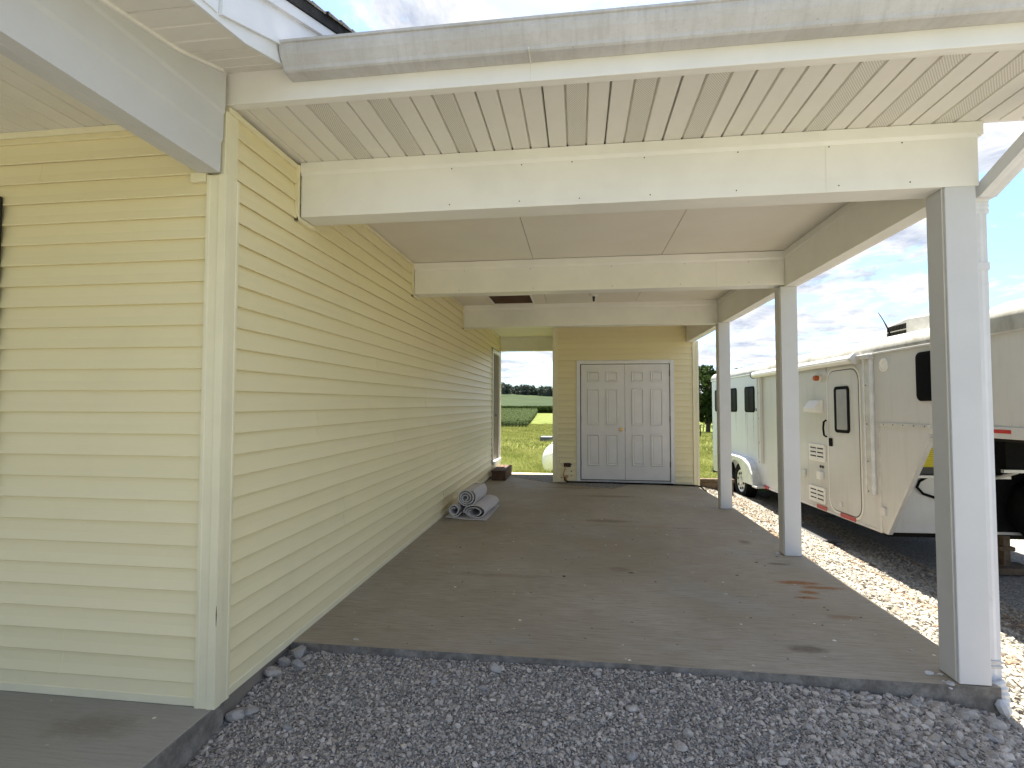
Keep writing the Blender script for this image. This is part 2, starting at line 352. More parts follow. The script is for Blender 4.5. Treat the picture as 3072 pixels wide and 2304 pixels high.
def sheet(name, xs, ys, mat, dz=0, kind='structure'):
    X, Y = np.meshgrid(xs, ys, indexing='ij'); Z = hgt(X, Y) + dz
    nx, ny = X.shape; v = np.stack([X, Y, Z], -1).reshape(-1, 3)
    i = np.arange((nx - 1) * (ny - 1)); a = (i // (ny - 1)) * ny + i % (ny - 1)
    return rawmesh(name, v, np.stack([a, a + ny, a + ny + 1, a + 1], -1), mat, kind=kind, smooth=True)
def fan(*segs): return np.unique(np.concatenate([np.linspace(a, b, n) for a, b, n in segs]))
LX = fan((-700, -60, 20), (-60, -6, 30), (-6, 10, 60), (10, 60, 26), (60, 700, 20))
sheet('lawn', LX, fan((7.98, 20, 60), (20, 60, 40), (60, 206, 60)), 'lawn', -.012)
sheet('front_lawn', LX, fan((-400, -20, 16), (-20, 7.98, 20)), 'lawn', -.25)
sheet('hill_field', fan((-700, -60, 24), (-60, 60, 40), (60, 700, 24)), fan((206, 440, 50), (440, 900, 12)), 'hill_crop', -.012)
sheet('gravel_drive', fan((-30, -.1, 20), (-.1, 6.2, 80), (6.2, 16, 24)), fan((-14, -1, 30), (-1, 1, 24), (1, 8.0, 50)), 'gravel', .0)
sheet('gravel_parking_strip', fan((4.35, 9.2, 24)), fan((8.0, 10.7, 16)), 'gravel', .012)

# slabs
def slab_z(x, y): return -.045 * sst(4.6, 8.3, y) - .018 * (x / 3.6) * sst(5.0, 7.2, y)
def carport_slab():
    xs = np.linspace(0.0, 3.64, 9); yj = 3.69
    for k, (y0, y1) in enumerate(((.62, yj - .003), (yj + .003, 8.32))):
        ys = np.linspace(y0, y1, 14); mb = MB(); nx, ny = len(xs), len(ys)
        top = [(x, y, float(slab_z(x, y))) for x in xs for y in ys]
        rim = .012
        mb.add(top, [(i * ny + j, (i + 1) * ny + j, (i + 1) * ny + j + 1, i * ny + j + 1) for i in range(nx - 1) for j in range(ny - 1)], 0)
        def wall(pts):
            n = len(pts); out = []
            for p in pts: out += [p, (p[0], p[1], -.45)]
            mb.add(out, [(2 * i, 2 * i + 1, 2 * i + 3, 2 * i + 2) for i in range(n - 1)], 1)
        wall([(x, y0, float(slab_z(x, y0))) for x in xs]); wall([(xs[-1], y, float(slab_z(xs[-1], y))) for y in ys])
        wall([(x, y1, float(slab_z(x, y1))) for x in xs][::-1])
        put(mb, 'carport_slab', ['concrete', 'concrete_side'], kind='structure')
carport_slab()
mb = MB().box((-13, -3.2, -.30), (.012, .06, -.006), 0); mb.mi = [1, 0, 1, 1, 1, 1]
put(mb, 'porch_slab', ['concrete_edge', 'concrete_side'], kind='structure', bevel=.006)

# ------------------------------------------------------------------ siding
CS = .1016; Z0 = -.0068
def board(parent, ax, a, b, face, sgn, z, mat='siding', h=CS):
    """one course of clapboard siding between a and b along ax; its wall plane is `face`, it faces sgn"""
    n = max(2, int((b - a) / .5) + 1); ts = np.linspace(a, b, n)
    prof = [(.002, h + .004), (.0045, h * .80), (.0100, h * .45), (.0185, .012), (.0205, .004), (.019, 0), (.014, -.0005), (.013, .005), (.001, .005)]
    if h < .07: prof = [(.010, h), (.0165, .008), (.0178, .003), (.0165, 0), (.002, 0)]
    mb = MB(); vs = []; wav = [random.uniform(-.0009, .0009) for _ in ts]; tilt = random.uniform(-.0003, .0003)
    for i, t in enumerate(ts):
        for d, zz in prof:
            dd = face + sgn * (d + wav[i] * (zz < h * .6))
            zv = z + zz + tilt * (t - a)
            vs.append((t, dd, zv) if ax == 'x' else (dd, t, zv))
    k = len(prof); fs = [(i * k + j, i * k + j + 1, (i + 1) * k + j + 1, (i + 1) * k + j) for i in range(n - 1) for j in range(k - 1)]
    fs += [tuple(range(k)), tuple(range((n - 1) * k, n * k))]
    mb.add(vs, fs); o = put(mb, 'siding_board', mat, parent, smooth=False); return o
def clad(parent, ax, a, b, face, sgn, z0, z1, gaps=(), seams=True, off=0):
    """siding courses, leaving out (a,b,z0,z1) gaps; long courses are made of lapped lengths"""
    k0 = int(round((z0 - Z0) / CS - .3)); k = k0
    while Z0 + k * CS < z1 - .01:
        zb = max(Z0 + k * CS, z0); zt = min(Z0 + (k + 1) * CS, z1); spans = [(a, b)]
        for g in gaps:
            if g[2] < zt - .03 and g[3] > zb + .03:
                new = []
                for s, e in spans:
                    if g[1] <= s or g[0] >= e: new.append((s, e)); continue
                    if g[0] > s: new.append((s, g[0]))
                    if g[1] < e: new.append((g[1], e))
                spans = new
        for s, e in spans:
            cuts = [s]
            if seams:
                p = s + ((((k + 1) // 2) * 2.31 + off) % 3.66)
                while p < e - .25:
                    if p > s + .25: cuts.append(p)
                    p += 3.66
            cuts.append(e)
            for i in range(len(cuts) - 1):
                o = board(parent, ax, cuts[i], cuts[i + 1] + (.018 if i < len(cuts) - 2 else 0), face + sgn * (.0007 if i % 2 else 0), sgn, zb, h=zt - zb)
        k += 1

# ------------------------------------------------------------------ house
house = thing('house', 'yellow vinyl sided house with white trimmed porch beam', 'house', (0, 0, 0))
fw = B('front_wall', (-13, .006, -.02), (-.004, .11, 2.9), 'siding_trim', house, 0)  # left stretch past the siding is unseen, lengthened to darken the porch
clad(fw, 'x', -6, -.07, .006, -1, .03, 2.665, gaps=[(-2.75, -1.53, .85, 2.42)], off=2.9)
B('base_trim', (-6, -.016, -.004), (-.07, .006, .034), 'siding_trim', fw, .002)
B('top_trim', (-6, -.020, 2.662), (-.10, .006, 2.692), 'siding_trim', fw, .002)
sw = B('side_wall', (-.11, .012, -.3), (-.006, 8.55, 2.9), 'interior', house, 0)
clad(sw, 'y', .07, 8.50, -.006, 1, .03, 2.735, gaps=[(7.47, 8.40, .22, 2.40)], off=1.6)
put(MB().prism([(-.006, -.004), (.016, -.004), (.016, .03), (.006, .036), (-.006, .036)], 'y', .07, 8.5), 'base_trim', 'siding_trim', sw)
B('top_trim', (-.006, .0, 2.722), (.018, .622, 2.748), 'siding_trim', sw, .002)
B('top_trim', (-.006, .77, 2.722), (.018, 8.5, 2.748), 'siding_trim', sw, .002)
B('foundation', (-.10, .03, -.5), (-.012, 8.5, -.004), 'concrete_side', house, 0)
# corner posts
def corner_post(x, y, sx, sy, z0, z1, par, w=.073):
    """outside corner trim at (x,y); faces along -sx and -sy"""
    mb = MB()
    def q(a, b): return (x - sx * a, y - sy * b)
    t = .026
    L = [(-t, -t), (w * .12, -t), (w * .18, -t + .003), (w * .72, -t + .003), (w * .78, -t), (w, -t), (w, .01), (0, .01), (0, .01)]
    poly = [q(-t, -t), q(w * .16, -t - .002), q(w * .20, -t + .002), q(w * .74, -t + .002), q(w * .78, -t - .001), q(w, -t), q(w, 0), q(0, 0),
            q(0, w), q(-t, w), q(-t - .001, w * .78), q(-t + .002, w * .74), q(-t + .002, w * .20), q(-t - .002, w * .16)]
    mb.prism(poly, 'z', z0, z1); return put(mb, 'corner_post', 'siding_trim', par, bevel=.0015)
corner_post(0, 0, 1, -1, -.006, 2.415, house)
B('corner_trim', (-.012, -.016, 2.415), (.012, .074, 2.722), 'siding_trim', house, .003)
B('corner_post', (-.05, 8.50, -.05), (.02, 8.57, 2.75), 'siding_trim', house, .004)
mk = MB().tube([(.0260, -.0260, .36), (.0260, -.0260, .41), (.0260, -.0260, .45)], [.0008, .0022, .0006], 6); put(mk, 'scuff', 'wood_brown', house)
# shutter and window, left
sh = B('shutter', (-1.52, -.040, .82), (-1.178, -.013, 2.372), 'shutter_black', house, .004)
for k in range(34):
    z = .90 + k * .041
    put(MB().prism([(-.052, z), (-.040, z + .034), (-.036, z + .034), (-.036, z)], 'x', -1.47, -1.228), 'louver', 'shutter_black', sh)
wn = B('window', (-2.74, -.022, .86), (-1.54, .03, 2.41), 'casing', house, .004)
for z0, z1 in ((.94, 1.61), (1.66, 2.33)): B('pane', (-2.66, -.026, z0), (-1.62, -.02, z1), 'glass_dark', wn, 0)
# porch beam : stepped metal wrap, top follows the eave
def poly_z(y, P): return float(np.interp(y, [p[0] for p in P], [p[1] for p in P]))
EAVE = [(-3.1, 2.40), (-.67, 2.737), (-.33, 2.795), (-.07, 2.882), (.03, 2.92)]
def porch_beam():
    ys = [-3.0, -2, -1.5, -1.0, -.67, -.5, -.33, -.2, -.07, -.032]
    mb = MB(); vs = []
    for y in ys:
        top = poly_z(y, EAVE) + .03
        vs += [(-.115, y, 2.425), (-.062, y, 2.421), (-.060, y, 2.424), (-.057, y, 2.421), (.0, y, 2.42), (.002, y, min(2.560, top)), (.010, y, min(2.575, top)), (.011, y, min(2.69, top)), (.018, y, min(2.705, top)), (.019, y, top), (-.115, y, top)]
    k = 11; n = len(ys)
    mb.add(vs, [(i * k + j, i * k + (j + 1) % k, (i + 1) * k + (j + 1) % k, (i + 1) * k + j) for i in range(n - 1) for j in range(k)] + [tuple(range(k)), tuple(range((n - 1) * k, n * k))])
    return put(mb, 'porch_beam', 'post_paint', house)
pb = porch_beam()
B('beam_block', (-.155, -.030, 2.385), (-.075, -.004, 2.43), 'siding_trim', house, .003)
# soffit panel profile : three flats and V grooves
def soffit_profile(w=.3048, deep=.016):
    f = w / 3; p = [(0, .022), (.003, .018), (.005, 0)]
    for k in range(3):
        p += [((k + 1) * f - .007, 0)]
        if k < 2: p += [((k + 1) * f - .001, deep), ((k + 1) * f + .001, deep), ((k + 1) * f + .007, 0)]
    p += [(w - .0015, .018)]; return p
def soffit_mesh(name, length, vented=False):
    P = soffit_profile(); mb = MB(); n = len(P)
    vs = [(x, 0, z) for x, z in P] + [(x, length, z) for x, z in P]
    mb.add(vs, [(i, i + 1, n + i + 1, n + i) for i in range(n - 1)])
    if vented: mb.mi[6] = 1
    return mb
def soffit_run(par, x0, count, y0, length, z, solid):
    me = {}
    for v in (False, True):
        o = put(soffit_mesh('soffit_panel', length, v), 'soffit_panel', ['soffit', 'soffit_perforated'], par, local=True, recalc=False); me[v] = o
    used = set()
    for k in range(count):
        v = not solid(k)
        if v not in used: o = me[v]; used.add(v)
        else: o = me[v].copy(); COL.objects.link(o); o.parent = par
        off = wpos(par); o.location = (x0 + k * .3048 - off.x, y0 - off.y, z - off.z + random.uniform(-.001, .001))
    for v in (False, True):
        if v not in used: bpy.data.objects.remove(me[v])
pc = B('porch_ceiling', (-13, -2.9, 2.715), (-.10, .004, 2.73), 'dark_recess', house, 0)  # carried on out of view to the left to keep light off the porch
soffit_run(pc, -.115 - .3048 * 26, 26, -2.9, 2.892, 2.692, lambda k: True)
# eave of the porch roof beside the carport : panels run across, on the bend of the slope
es = MB()
def eave_point(s):   # arc length from the wall outward
    pts = EAVE[::-1]; 
    for (y0, z0), (y1, z1) in zip(pts, pts[1:]):
        d = math.hypot(y1 - y0, z1 - z0)
        if s <= d: t = s / d; return (y0 + (y1 - y0) * t, z0 + (z1 - z0) * t)
        s -= d
    return pts[-1]
eb = put(MB().prism([(y, z + .02) for y, z in EAVE] + [(y, z + .035) for y, z in EAVE[::-1]], 'x', .0, .32), 'eave_board', 'dark_recess', house)
for k in range(10):
    mb = MB(); vs = []
    P = soffit_profile(.3048, .009)
    for s, d in P:
        y, z = eave_point(.02 + k * .3048 + s); vs.append((.0, y, z + d)); 
    for s, d in P:
        y, z = eave_point(.02 + k * .3048 + s); vs.append((.312, y, z + d))
    n = len(P); mb.add(vs, [(i, i + 1, n + i + 1, n + i) for i in range(n - 1)]); put(mb, 'soffit_panel', 'soffit', eb, recalc=False)
# eave trim along beam
put(MB().prism([(y, z - .012) for y, z in EAVE[:-1]] + [(y, z + .002) for y, z in EAVE[:-1]][::-1], 'x', .0192, .034), 'eave_trim', 'white_trim', house)
# rake fascia
def strip(name, ys, lo, hi, x0, x1, mat, par=house):
    put(MB().prism([(y, lo(y)) for y in ys] + [(y, hi(y)) for y in ys[::-1]], 'x', x0, x1), name, mat, par, bevel=.0015)
ys_e = [-3.1, -.67, -.33, -.07, -.02]
strip('rake_trim', ys_e, lambda y: poly_z(y, EAVE) - .006, lambda y: poly_z(y, EAVE) + .09, .312, .326, 'fascia_white')
strip('rake_board', [-3.1, -.50], lambda y: 2.784 + .145 * (y + .5) , lambda y: 2.985 + .15 * (y + .5), .322, .333, 'fascia_white')
strip('rake_board', [-.488, 4.4], lambda y: 2.787 + .405 * (y + .484), lambda y: 2.936 + .405 * (y + .484), .326, .342, 'fascia_white')
strip('rake_crown', [-.488, 4.4], lambda y: 2.934 + .405 * (y + .484), lambda y: 2.986 + .405 * (y + .484), .335, .362, 'fascia_white')
def roof_prism(par, name, x0, x1, ye, ze, yr, yb, th=.05, slope=.405, extra=None):
    zr = ze + slope * (yr - ye); zb = zr - slope * (yb - yr)
    poly = [(ye, ze), (yr, zr), (yb, zb), (yb, zb + th), (yr, zr + th), (ye, ze + th)]
    return put(MB().prism(poly, 'x', x0, x1), name, 'shingles', par)
hr = roof_prism(house, 'roof', -13.3, .372, -.50, 2.982, 4.3, 9.05)  # unseen left run made longer along with the porch, for its shade
put(MB().prism([(-3.2, 2.60), (-.50, 2.984), (-.50, 3.03), (-3.2, 2.64)], 'x', -13.3, .372), 'porch_roof', 'shingles', house)  # unseen outer part extended to make the porch darker
# lifted shingle ends along the rake
for k in range(40):
    y = -.48 + k * .14; z = 3.032 + .405 * (y + .5)
    put(MB().prism([(y, z), (y + .15, z + .0608), (y + .15, z + .070), (y - .004, z + .017 + random.uniform(0, .006))], 'x', .05, .376 + random.uniform(0, .012)), 'shingle', 'shingles', hr)
B('rear_wall', (-6, 8.44, -.4), (-.12, 8.54, 2.9), 'siding_trim', house, 0); B('left_wall', (-6, .11, -.4), (-5.9, 8.44, 2.9), 'siding_trim', house, 0)  # unseen plain boxes, put in to block light
put(MB().prism([(-.3, 2.9), (4.3, 4.9), (8.8, 2.9)], 'x', -.06, .0), 'gable_wall', 'siding_trim', house)
B('attic_floor', (-6, .12, 2.80), (-.12, 8.4, 2.84), 'interior', house, 0)
# side door near the far end of the wall
sd = B('side_door', (-.06, 7.56, .25), (-.035, 8.33, 2.33), 'door_paint', house, .003)
for a, b in (((-.055, 7.47, .20), (.026, 7.55, 2.41)), ((-.055, 8.335, .20), (.026, 8.405, 2.41)), ((-.055, 7.47, 2.335), (.024, 8.405, 2.41)), ((-.055, 7.47, .185), (.05, 8.405, .245))):
    B('door_frame', a, b, 'casing', sd, .003)
B('smart_lock', (-.035, 7.99, 1.22), (-.012, 8.05, 1.36), 'dark_metal', sd, .004)
put(MB().lathe([(.012, 0), (.028, .01), (.03, .03), (.018, .045)], (-.035, 8.02, 1.12), 'x', 16), 'door_knob', 'dark_metal', sd, smooth=True)
put(MB().box((-.09, 7.45, .1), (-.062, 8.42, 2.45)), 'recess', 'dark_recess', sd)

# ------------------------------------------------------------------ carport
car = thing('carport', 'open carport with white wrapped posts and beams beside the yellow wall', 'carport', (0, 0, 0))
Y1, YB2, YB3 = .622, 2.737, 4.993
def beam(x0, x1, y0, w, z0, z1, name='cross_beam'):
    """boxed beam in folded metal : the top strip stands proud of the face"""
    s = z1 - .075
    poly = [(y0, z0), (y0, s), (y0 - .012, s + .018), (y0 - .012, z1), (y0 + w + .012, z1), (y0 + w + .012, s + .018), (y0 + w, s), (y0 + w, z0)]
    return put(MB().prism(poly, 'x', x0, x1), name, 'white_trim', car, bevel=.002)
b1 = beam(.022, 3.618, Y1, .15, 2.447, 2.768)
B('beam_end', (3.610, Y1 - .010, 2.70), (3.640, Y1 + .16, 2.768), 'white_trim', b1, .004)
b2 = beam(.022, 3.497, YB2, .15, 2.440, 2.748); b3 = beam(.022, 3.497, YB3, .15, 2.440, 2.755)
b4 = beam(.022, 1.205, 8.50, .12, 2.455, 2.77)
# nails and joints of the wrap
for bm_, y, xs, zs in ((b1, Y1, (.92, 1.30, 1.62, 2.02, 2.48, 2.95, 3.30), (2.685, 2.48)), (b2, YB2, (.5, 1.2, 1.95, 2.6, 3.2), (2.66, 2.47))):
    for x in xs:
        for z in zs:
            put(MB().lathe([(.0035, 0), (.0030, -.003)], (x + random.uniform(-.03, .03), y, z), 'y', 8), 'nail', 'dark_metal', bm_)
B('wrap_joint', (2.905, Y1 - .0012, 2.449), (2.909, Y1 + .01, 2.69), 'soffit', b1, 0); B('wrap_joint', (2.90, YB2 - .0012, 2.442), (2.904, YB2 + .01, 2.67), 'soffit', b2, 0)
for y0, z0 in ((Y1, 2.447), (YB2, 2.44), (YB3, 2.44)):   # yellow channel round the beam ends in the siding
    par = b1 if y0 == Y1 else b2 if y0 == YB2 else b3
    B('end_channel', (-.002, y0 - .028, z0 - .028), (.024, y0 - .013, 2.75), 'siding_trim', par, .002)
    B('end_channel', (-.002, y0 - .028, z0 - .028), (.026, y0 + .17, z0 - .004), 'siding_trim', par, .002)
# posts
def post(y, zt, w=.1425):
    x = 3.460
    p = put(MB().box((x, y, float(slab_z(x, y)) + .004), (x + w, y + w, zt)), 'post', 'post_paint', car, bevel=.004)
    put(MB().box((x - .0035, y + .018, .01), (x, y + .024, zt)), 'wrap_seam', 'soffit', p)
    return p
p1 = post(Y1, 2.447); p2 = post(2.742, 2.425); p3 = post(4.828, 2.425)
# caulk and paint blobs at the feet
for par, x, y in ((p1, 3.44, .60), (p2, 3.44, 2.74), (p3, 3.44, 4.83)):
    for k in range(6):
        c = (x + random.uniform(-.06, .02), y + random.uniform(-.02, .14)); r = random.uniform(.006, .02) * (1.4 if k == 0 else 1)
        c = (min(c[0], 3.452), c[1]); pts = [(c[0] + r * random.uniform(.6, 1.3) * math.cos(t), c[1] + .8 * r * random.uniform(.6, 1.3) * math.sin(t)) for t in np.linspace(0, 2 * math.pi, 11)[:-1]]
        put(MB().prism(pts, 'z', .0005, .004), 'paint_drip', 'post_paint', par)
# side beam on the posts
sb = put(MB().prism([(3.50, 2.425), (3.50, 2.68), (3.49, 2.695), (3.49, 2.75), (3.615, 2.75), (3.615, 2.425)], 'y', Y1 + .163, 7.075), 'side_beam', 'white_trim', car, bevel=.002)
# ceiling boards
cz = 2.752
for (y0, y1) in ((Y1 + .15, YB2), (YB2 + .15, YB3), (YB3 + .15, 8.52)):
    for i, (x0, x1) in enumerate(((0.0, 1.203), (1.208, 2.410), (2.415, 3.51))):
        if i == 0 and y0 > 2.8 and y0 < 3:
            mb = MB(); mb.box((x0, y0, cz), (x1, 4.335, cz + .012)); mb.box((x0, 4.335, cz), (.475, y1 + .05, cz + .012)); mb.box((1.02, 4.335, cz), (x1, y1 + .05, cz + .012))
            mb.box((.475, 4.948, cz), (1.02, y1 + .05, cz + .012)); put(mb, 'ceiling_board', 'ceiling_board', car)
        else: put(MB().box((x0, y0, cz + random.uniform(0, .002)), (x1, y1 + .05, cz + .012)), 'ceiling_board', 'ceiling_board', car)
B('ceiling_backing', (0, .05, 2.80), (3.6, 8.6, 2.82), 'dark_recess', car, 0)
hatch = B('attic_hatch', (.472, 4.332, 2.765), (1.023, 4.951, 2.775), 'hatch_wood', car, 0)
for a, b in (((.455, 4.315, 2.742), (.475, 4.965, 2.752)), ((1.02, 4.315, 2.742), (1.04, 4.965, 2.752)), ((.475, 4.315, 2.742), (1.02, 4.335, 2.752)), ((.475, 4.948, 2.742), (1.02, 4.965, 2.752))): B('hatch_trim', a, b, 'white_trim', hatch, 0)
lamp = put(MB().lathe([(.055, 0), (.055, -.012), (.045, -.022), (.03, -.03)], (1.834, 4.42, cz), 'z', 20), 'lamp_holder', 'porcelain', car, smooth=True)
put(MB().lathe([(.018, -.028), (.018, -.055), (.013, -.065), (.016, -.075), (.008, -.095)], (1.834, 4.42, cz), 'z', 12), 'bulb_socket', 'dark_metal', lamp, smooth=True)
# eave : fascia, soffit, gutter
B('eave_fascia', (-.034, .0, 2.757), (4.10, .022, 2.955), 'white_trim', car, .003)
B('eave_lip', (.0, .020, 2.757), (4.10, .045, 2.768), 'white_trim', car, .002)
ef = B('eave_soffit', (.0, .03, 2.80), (4.10, .70, 2.81), 'dark_recess', car, 0)
soffit_run(ef, .107 - .1524, 14, .042, .585, 2.770, lambda k: k % 4 == 0)
B('fascia_joint', (1.432, -.0012, 2.757), (1.435, .0, 2.84), 'soffit', car, 0)
B('soffit_edge_board', (3.66, .62, 2.772), (4.10, .645, 2.80), 'white_trim', car, .002)
gp = [(0, 2.945), (0, 2.838), (-.070, 2.836), (-.078, 2.842), (-.082, 2.856), (-.094, 2.872), (-.108, 2.892), (-.118, 2.915), (-.120, 2.935), (-.128, 2.937), (-.129, 2.948), (-.112, 2.949), (-.110, 2.935), (-.106, 2.913), (-.09, 2.885), (-.07, 2.850), (-.008, 2.850), (-.008, 2.945)]
gut = put(MB().prism([(y - .002, z) for y, z in gp], 'x', .338, 4.14), 'gutter', 'gutter_metal', car, smooth=False)
put(MB().prism([(y - .002, z) for y, z in gp[:12]], 'x', .333, .339), 'gutter_end_cap', 'gutter_metal', gut)
B('gutter_joint', (1.432, -.1, 2.832), (1.437, -.004, 2.838), 'soffit', gut, 0)
roof_prism(car, 'roof', .385, 3.83, -.07, 2.915, 4.3, 9.35, th=.03)
put(MB().prism([(.2, 2.84), (.2, 2.96), (4.3, 4.62), (8.6, 2.95), (8.6, 2.84)], 'x', 3.56, 3.62), 'gable_wall', 'siding_trim', car)
B('gable_base', (3.50, .79, 2.752), (3.612, 8.6, 2.84), 'white_trim', car, .003)
B('eave_return', (3.73, -.06, 2.958), (4.12, .66, 2.975), 'shingles', car, .003); B('eave_return_end', (4.10, .0, 2.76), (4.125, .645, 2.958), 'white_trim', car, .003)
B('eave_return_back', (3.66, .646, 2.80), (4.10, .66, 2.956), 'white_trim', car, .003)
# downspout : straight pipe with ribs, band, elbow, upper run to the gutter, flexible end
ds = None
def ribbed(cx, cy, w, d, z0, z1, name, par):
    n = 5; poly = []
    for i in range(n + 1): poly.append((cx - w / 2 + w * i / n, cy - d / 2 - (.003 if i % 2 else 0)))
    for i in range(n + 1): poly.append((cx + w / 2 + (.003 if i % 2 else 0), cy - d / 2 + d * i / n))
    for i in range(n + 1): poly.append((cx + w / 2 - w * i / n, cy + d / 2))
    for i in range(n + 1): poly.append((cx - w / 2, cy + d / 2 - d * i / n))
    return put(MB().prism(poly, 'z', z0, z1), name, 'downspout_metal', par)
ds = ribbed(3.650, .715, .076, .062, -.02, 2.335, 'downspout', car)
B('strap', (3.600, .676, 2.035), (3.694, .75, 2.075), 'downspout_metal', ds, .002); B('strap', (3.600, .676, .085), (3.695, .75, .10), 'gutter_metal', ds, .002); B('strap', (3.600, .676, .062), (3.695, .75, .075), 'gutter_metal', ds, .002)
def sweep_rect(pts, w, d, name, par, ridges=False, mat='downspout_metal'):
    mb = MB(); vs = []; pts = [Vector(p) for p in pts]; n = len(pts)
    for i, p in enumerate(pts):
        t = (pts[min(i + 1, n - 1)] - pts[max(i - 1, 0)]).normalized(); a = Vector((1, 0, 0)); a = (a - t * a.dot(t)).normalized(); b = t.cross(a)
        k = (1.05 if (ridges and i % 2) else 1)
        for (u, v) in ((-1, -1), (-.5, -1.06), (0, -.96), (.5, -1.06), (1, -1), (1.05, -.5), (.96, 0), (1.05, .5), (1, 1), (0, 1), (-1, 1), (-1, 0)): vs.append(p + a * u * w / 2 * k + b * v * d / 2 * k)
    q = 12; mb.add(vs, [(i * q + j, i * q + (j + 1) % q, (i + 1) * q + (j + 1) % q, (i + 1) * q + j) for i in range(n - 1) for j in range(q)] + [tuple(range(q)), tuple(range((n - 1) * q, n * q))])
    return put(mb, name, mat, par)
E0, E1 = Vector((3.660, .715, 2.335)), Vector((3.752, -.06, 2.835)); d = (E1 - E0).normalized()
el = [E0 + Vector((0, 0, -.01)) + Vector((0, 0, .012)) * i for i in range(6)]
bend = [el[-1] + (Vector((0, 0, 1)) * (1 - s) + d * s).normalized() * .02 * (s * 4) for s in np.linspace(.2, 1, 5)]
sweep_rect(el + bend, .078, .066, 'elbow', ds, True); sweep_rect([bend[-1] - d * .01, E1], .080, .068, 'upper_run', ds)
fx = [(3.655 + .010 * math.sin(k * .3), .69 - .004 * k, .0 - .011 * k) for k in range(19)]
put(MB().tube(fx, [(.045 - .0012 * k) * (1.06 if k % 2 else .94) for k in range(19)], 14), 'flexible_end', 'post_paint', ds, smooth=False)
put(MB().tube([(3.628, .612, -.05), (3.630, .606, -.07), (3.640, .60, -.10), (3.648, .60, -.125)], [.012, .03, .026, .008], 8), 'foam_blob', 'post_paint', ds)

# ------------------------------------------------------------------ storage room
SY = 7.08
st = thing('storage_room', 'yellow sided storage room with white double doors under the carport', 'storage room', (2.44, SY, 0))
wall = put(MB().box((1.21, SY + .004, -.09), (1.63, SY + .1, 2.75)).box((3.26, SY + .004, -.09), (3.67, SY + .1, 2.75)).box((1.63, SY + .004, 2.10), (3.26, SY + .1, 2.75)), 'front_wall', 'interior', st)
clad(wall, 'x', 1.262, 3.610, SY + .004, -1, .0, 2.745, gaps=[(1.60, 3.290, -.1, 2.14)], seams=False)
B('base_trim', (1.262, SY - .016, -.035), (1.60, SY + .006, .018), 'siding_trim', wall, .002); B('base_trim', (3.290, SY - .016, -.055), (3.61, SY + .006, .012), 'siding_trim', wall, .002)
corner_post(1.206, SY, -1, -1, -.045, 2.75, st, .062); corner_post(3.676, SY, 1, -1, -.065, 2.45, st, .075)
for a, b in (((1.594, SY - .018, -.03), (1.606, SY + .004, 2.136)), ((3.284, SY - .018, -.05), (3.296, SY + .004, 2.136)), ((1.594, SY - .018, 2.124), (3.296, SY + .004, 2.138))): B('door_channel', a, b, 'siding_trim', wall, .001)
B('rear_wall', (1.2, 8.46, -.4), (3.67, 8.55, 2.75), 'siding_trim', st, 0); B('right_wall', (3.58, SY + .1, -.4), (3.67, 8.46, 2.75), 'siding_trim', st, 0); B('left_wall', (1.21, SY + .1, -.4), (1.29, 8.46, 2.75), 'siding_trim', st, 0)
dfm = put(MB().box((1.607, SY - .022, -.03), (1.668, SY + .06, 2.122)).box((3.224, SY - .022, -.045), (3.283, SY + .06, 2.122)).box((1.668, SY - .021, 2.062), (3.224, SY + .06, 2.122)), 'door_frame', 'casing', st, bevel=.004)
put(MB().box((1.668, SY - .004, -.040), (3.224, SY + .06, .006)), 'threshold', 'aluminium', dfm); put(MB().box((1.64, SY - .030, -.05), (3.26, SY - .02, -.022)), 'sill_strip', 'black_rubber', dfm)
def leaf(x0, x1, knob):
    z0, z1 = .020, 2.052; yf = SY + .006
    dl = B('door', (x0, yf, z0), (x1, yf + .04, z1), 'door_paint', st, .002); w = x1 - x0; k = w / .762
    cols = ((x0 + .115 * k, x0 + .325 * k), (x0 + .437 * k, x0 + .647 * k)); rows = ((z0 + .245, z0 + .80), (z0 + .96, z0 + 1.60), (z0 + 1.725, z0 + 1.91))
    for a, b in cols:
        for c, e in rows:
            # raised and recessed moulding : a sunk groove frame and a raised field
            mb = MB(); r = [(0, .0005), (.010, -.006), (.022, -.0010), (.030, .0105), (.046, .004)]
            vs = []; 
            for i, dp in r:
                vs += [(a + i, yf + dp - .0015, c + i), (b - i, yf + dp - .0015, c + i), (b - i, yf + dp - .0015, e - i), (a + i, yf + dp - .0015, e - i)]
            fs = [(q * 4 + j, q * 4 + (j + 1) % 4, (q + 1) * 4 + (j + 1) % 4, (q + 1) * 4 + j) for q in range(len(r) - 1) for j in range(4)] + [(16, 17, 18, 19)]
            # carve: shift so that the deepest line stays in front of the leaf face
            vs = [(x, y - .0105, z) for x, y, z in vs]; mb.add(vs, fs); put(mb, 'door_panel', 'door_paint', dl, recalc=False)
    hx = x0 - .004 if knob else x1 + .004
    for hz in (.25, 1.04, 1.84): put(MB().tube([(hx, yf - .004, hz), (hx, yf - .004, hz + .10)], .007, 8), 'hinge', 'dark_metal', dl)
    if knob:
        kb = put(MB().lathe([(.034, 0), (.033, -.006), (.014, -.012), (.012, -.028), (.026, -.036), (.030, -.05), (.022, -.062), (.006, -.066)], (x1 - .065, yf, .905), 'y', 20), 'door_knob', 'brass', dl, smooth=True)
        B('strike_plate', (x1 + .001, yf - .003, .87), (x1 + .008, yf + .02, .94), 'dark_metal', dl, 0)
leaf(1.684, 2.4465, True); leaf(2.4515, 3.214, False)
B('door_gap', (1.66, SY + .03, .0), (3.23, SY + .055, 2.08), 'dark_recess', st, 0)
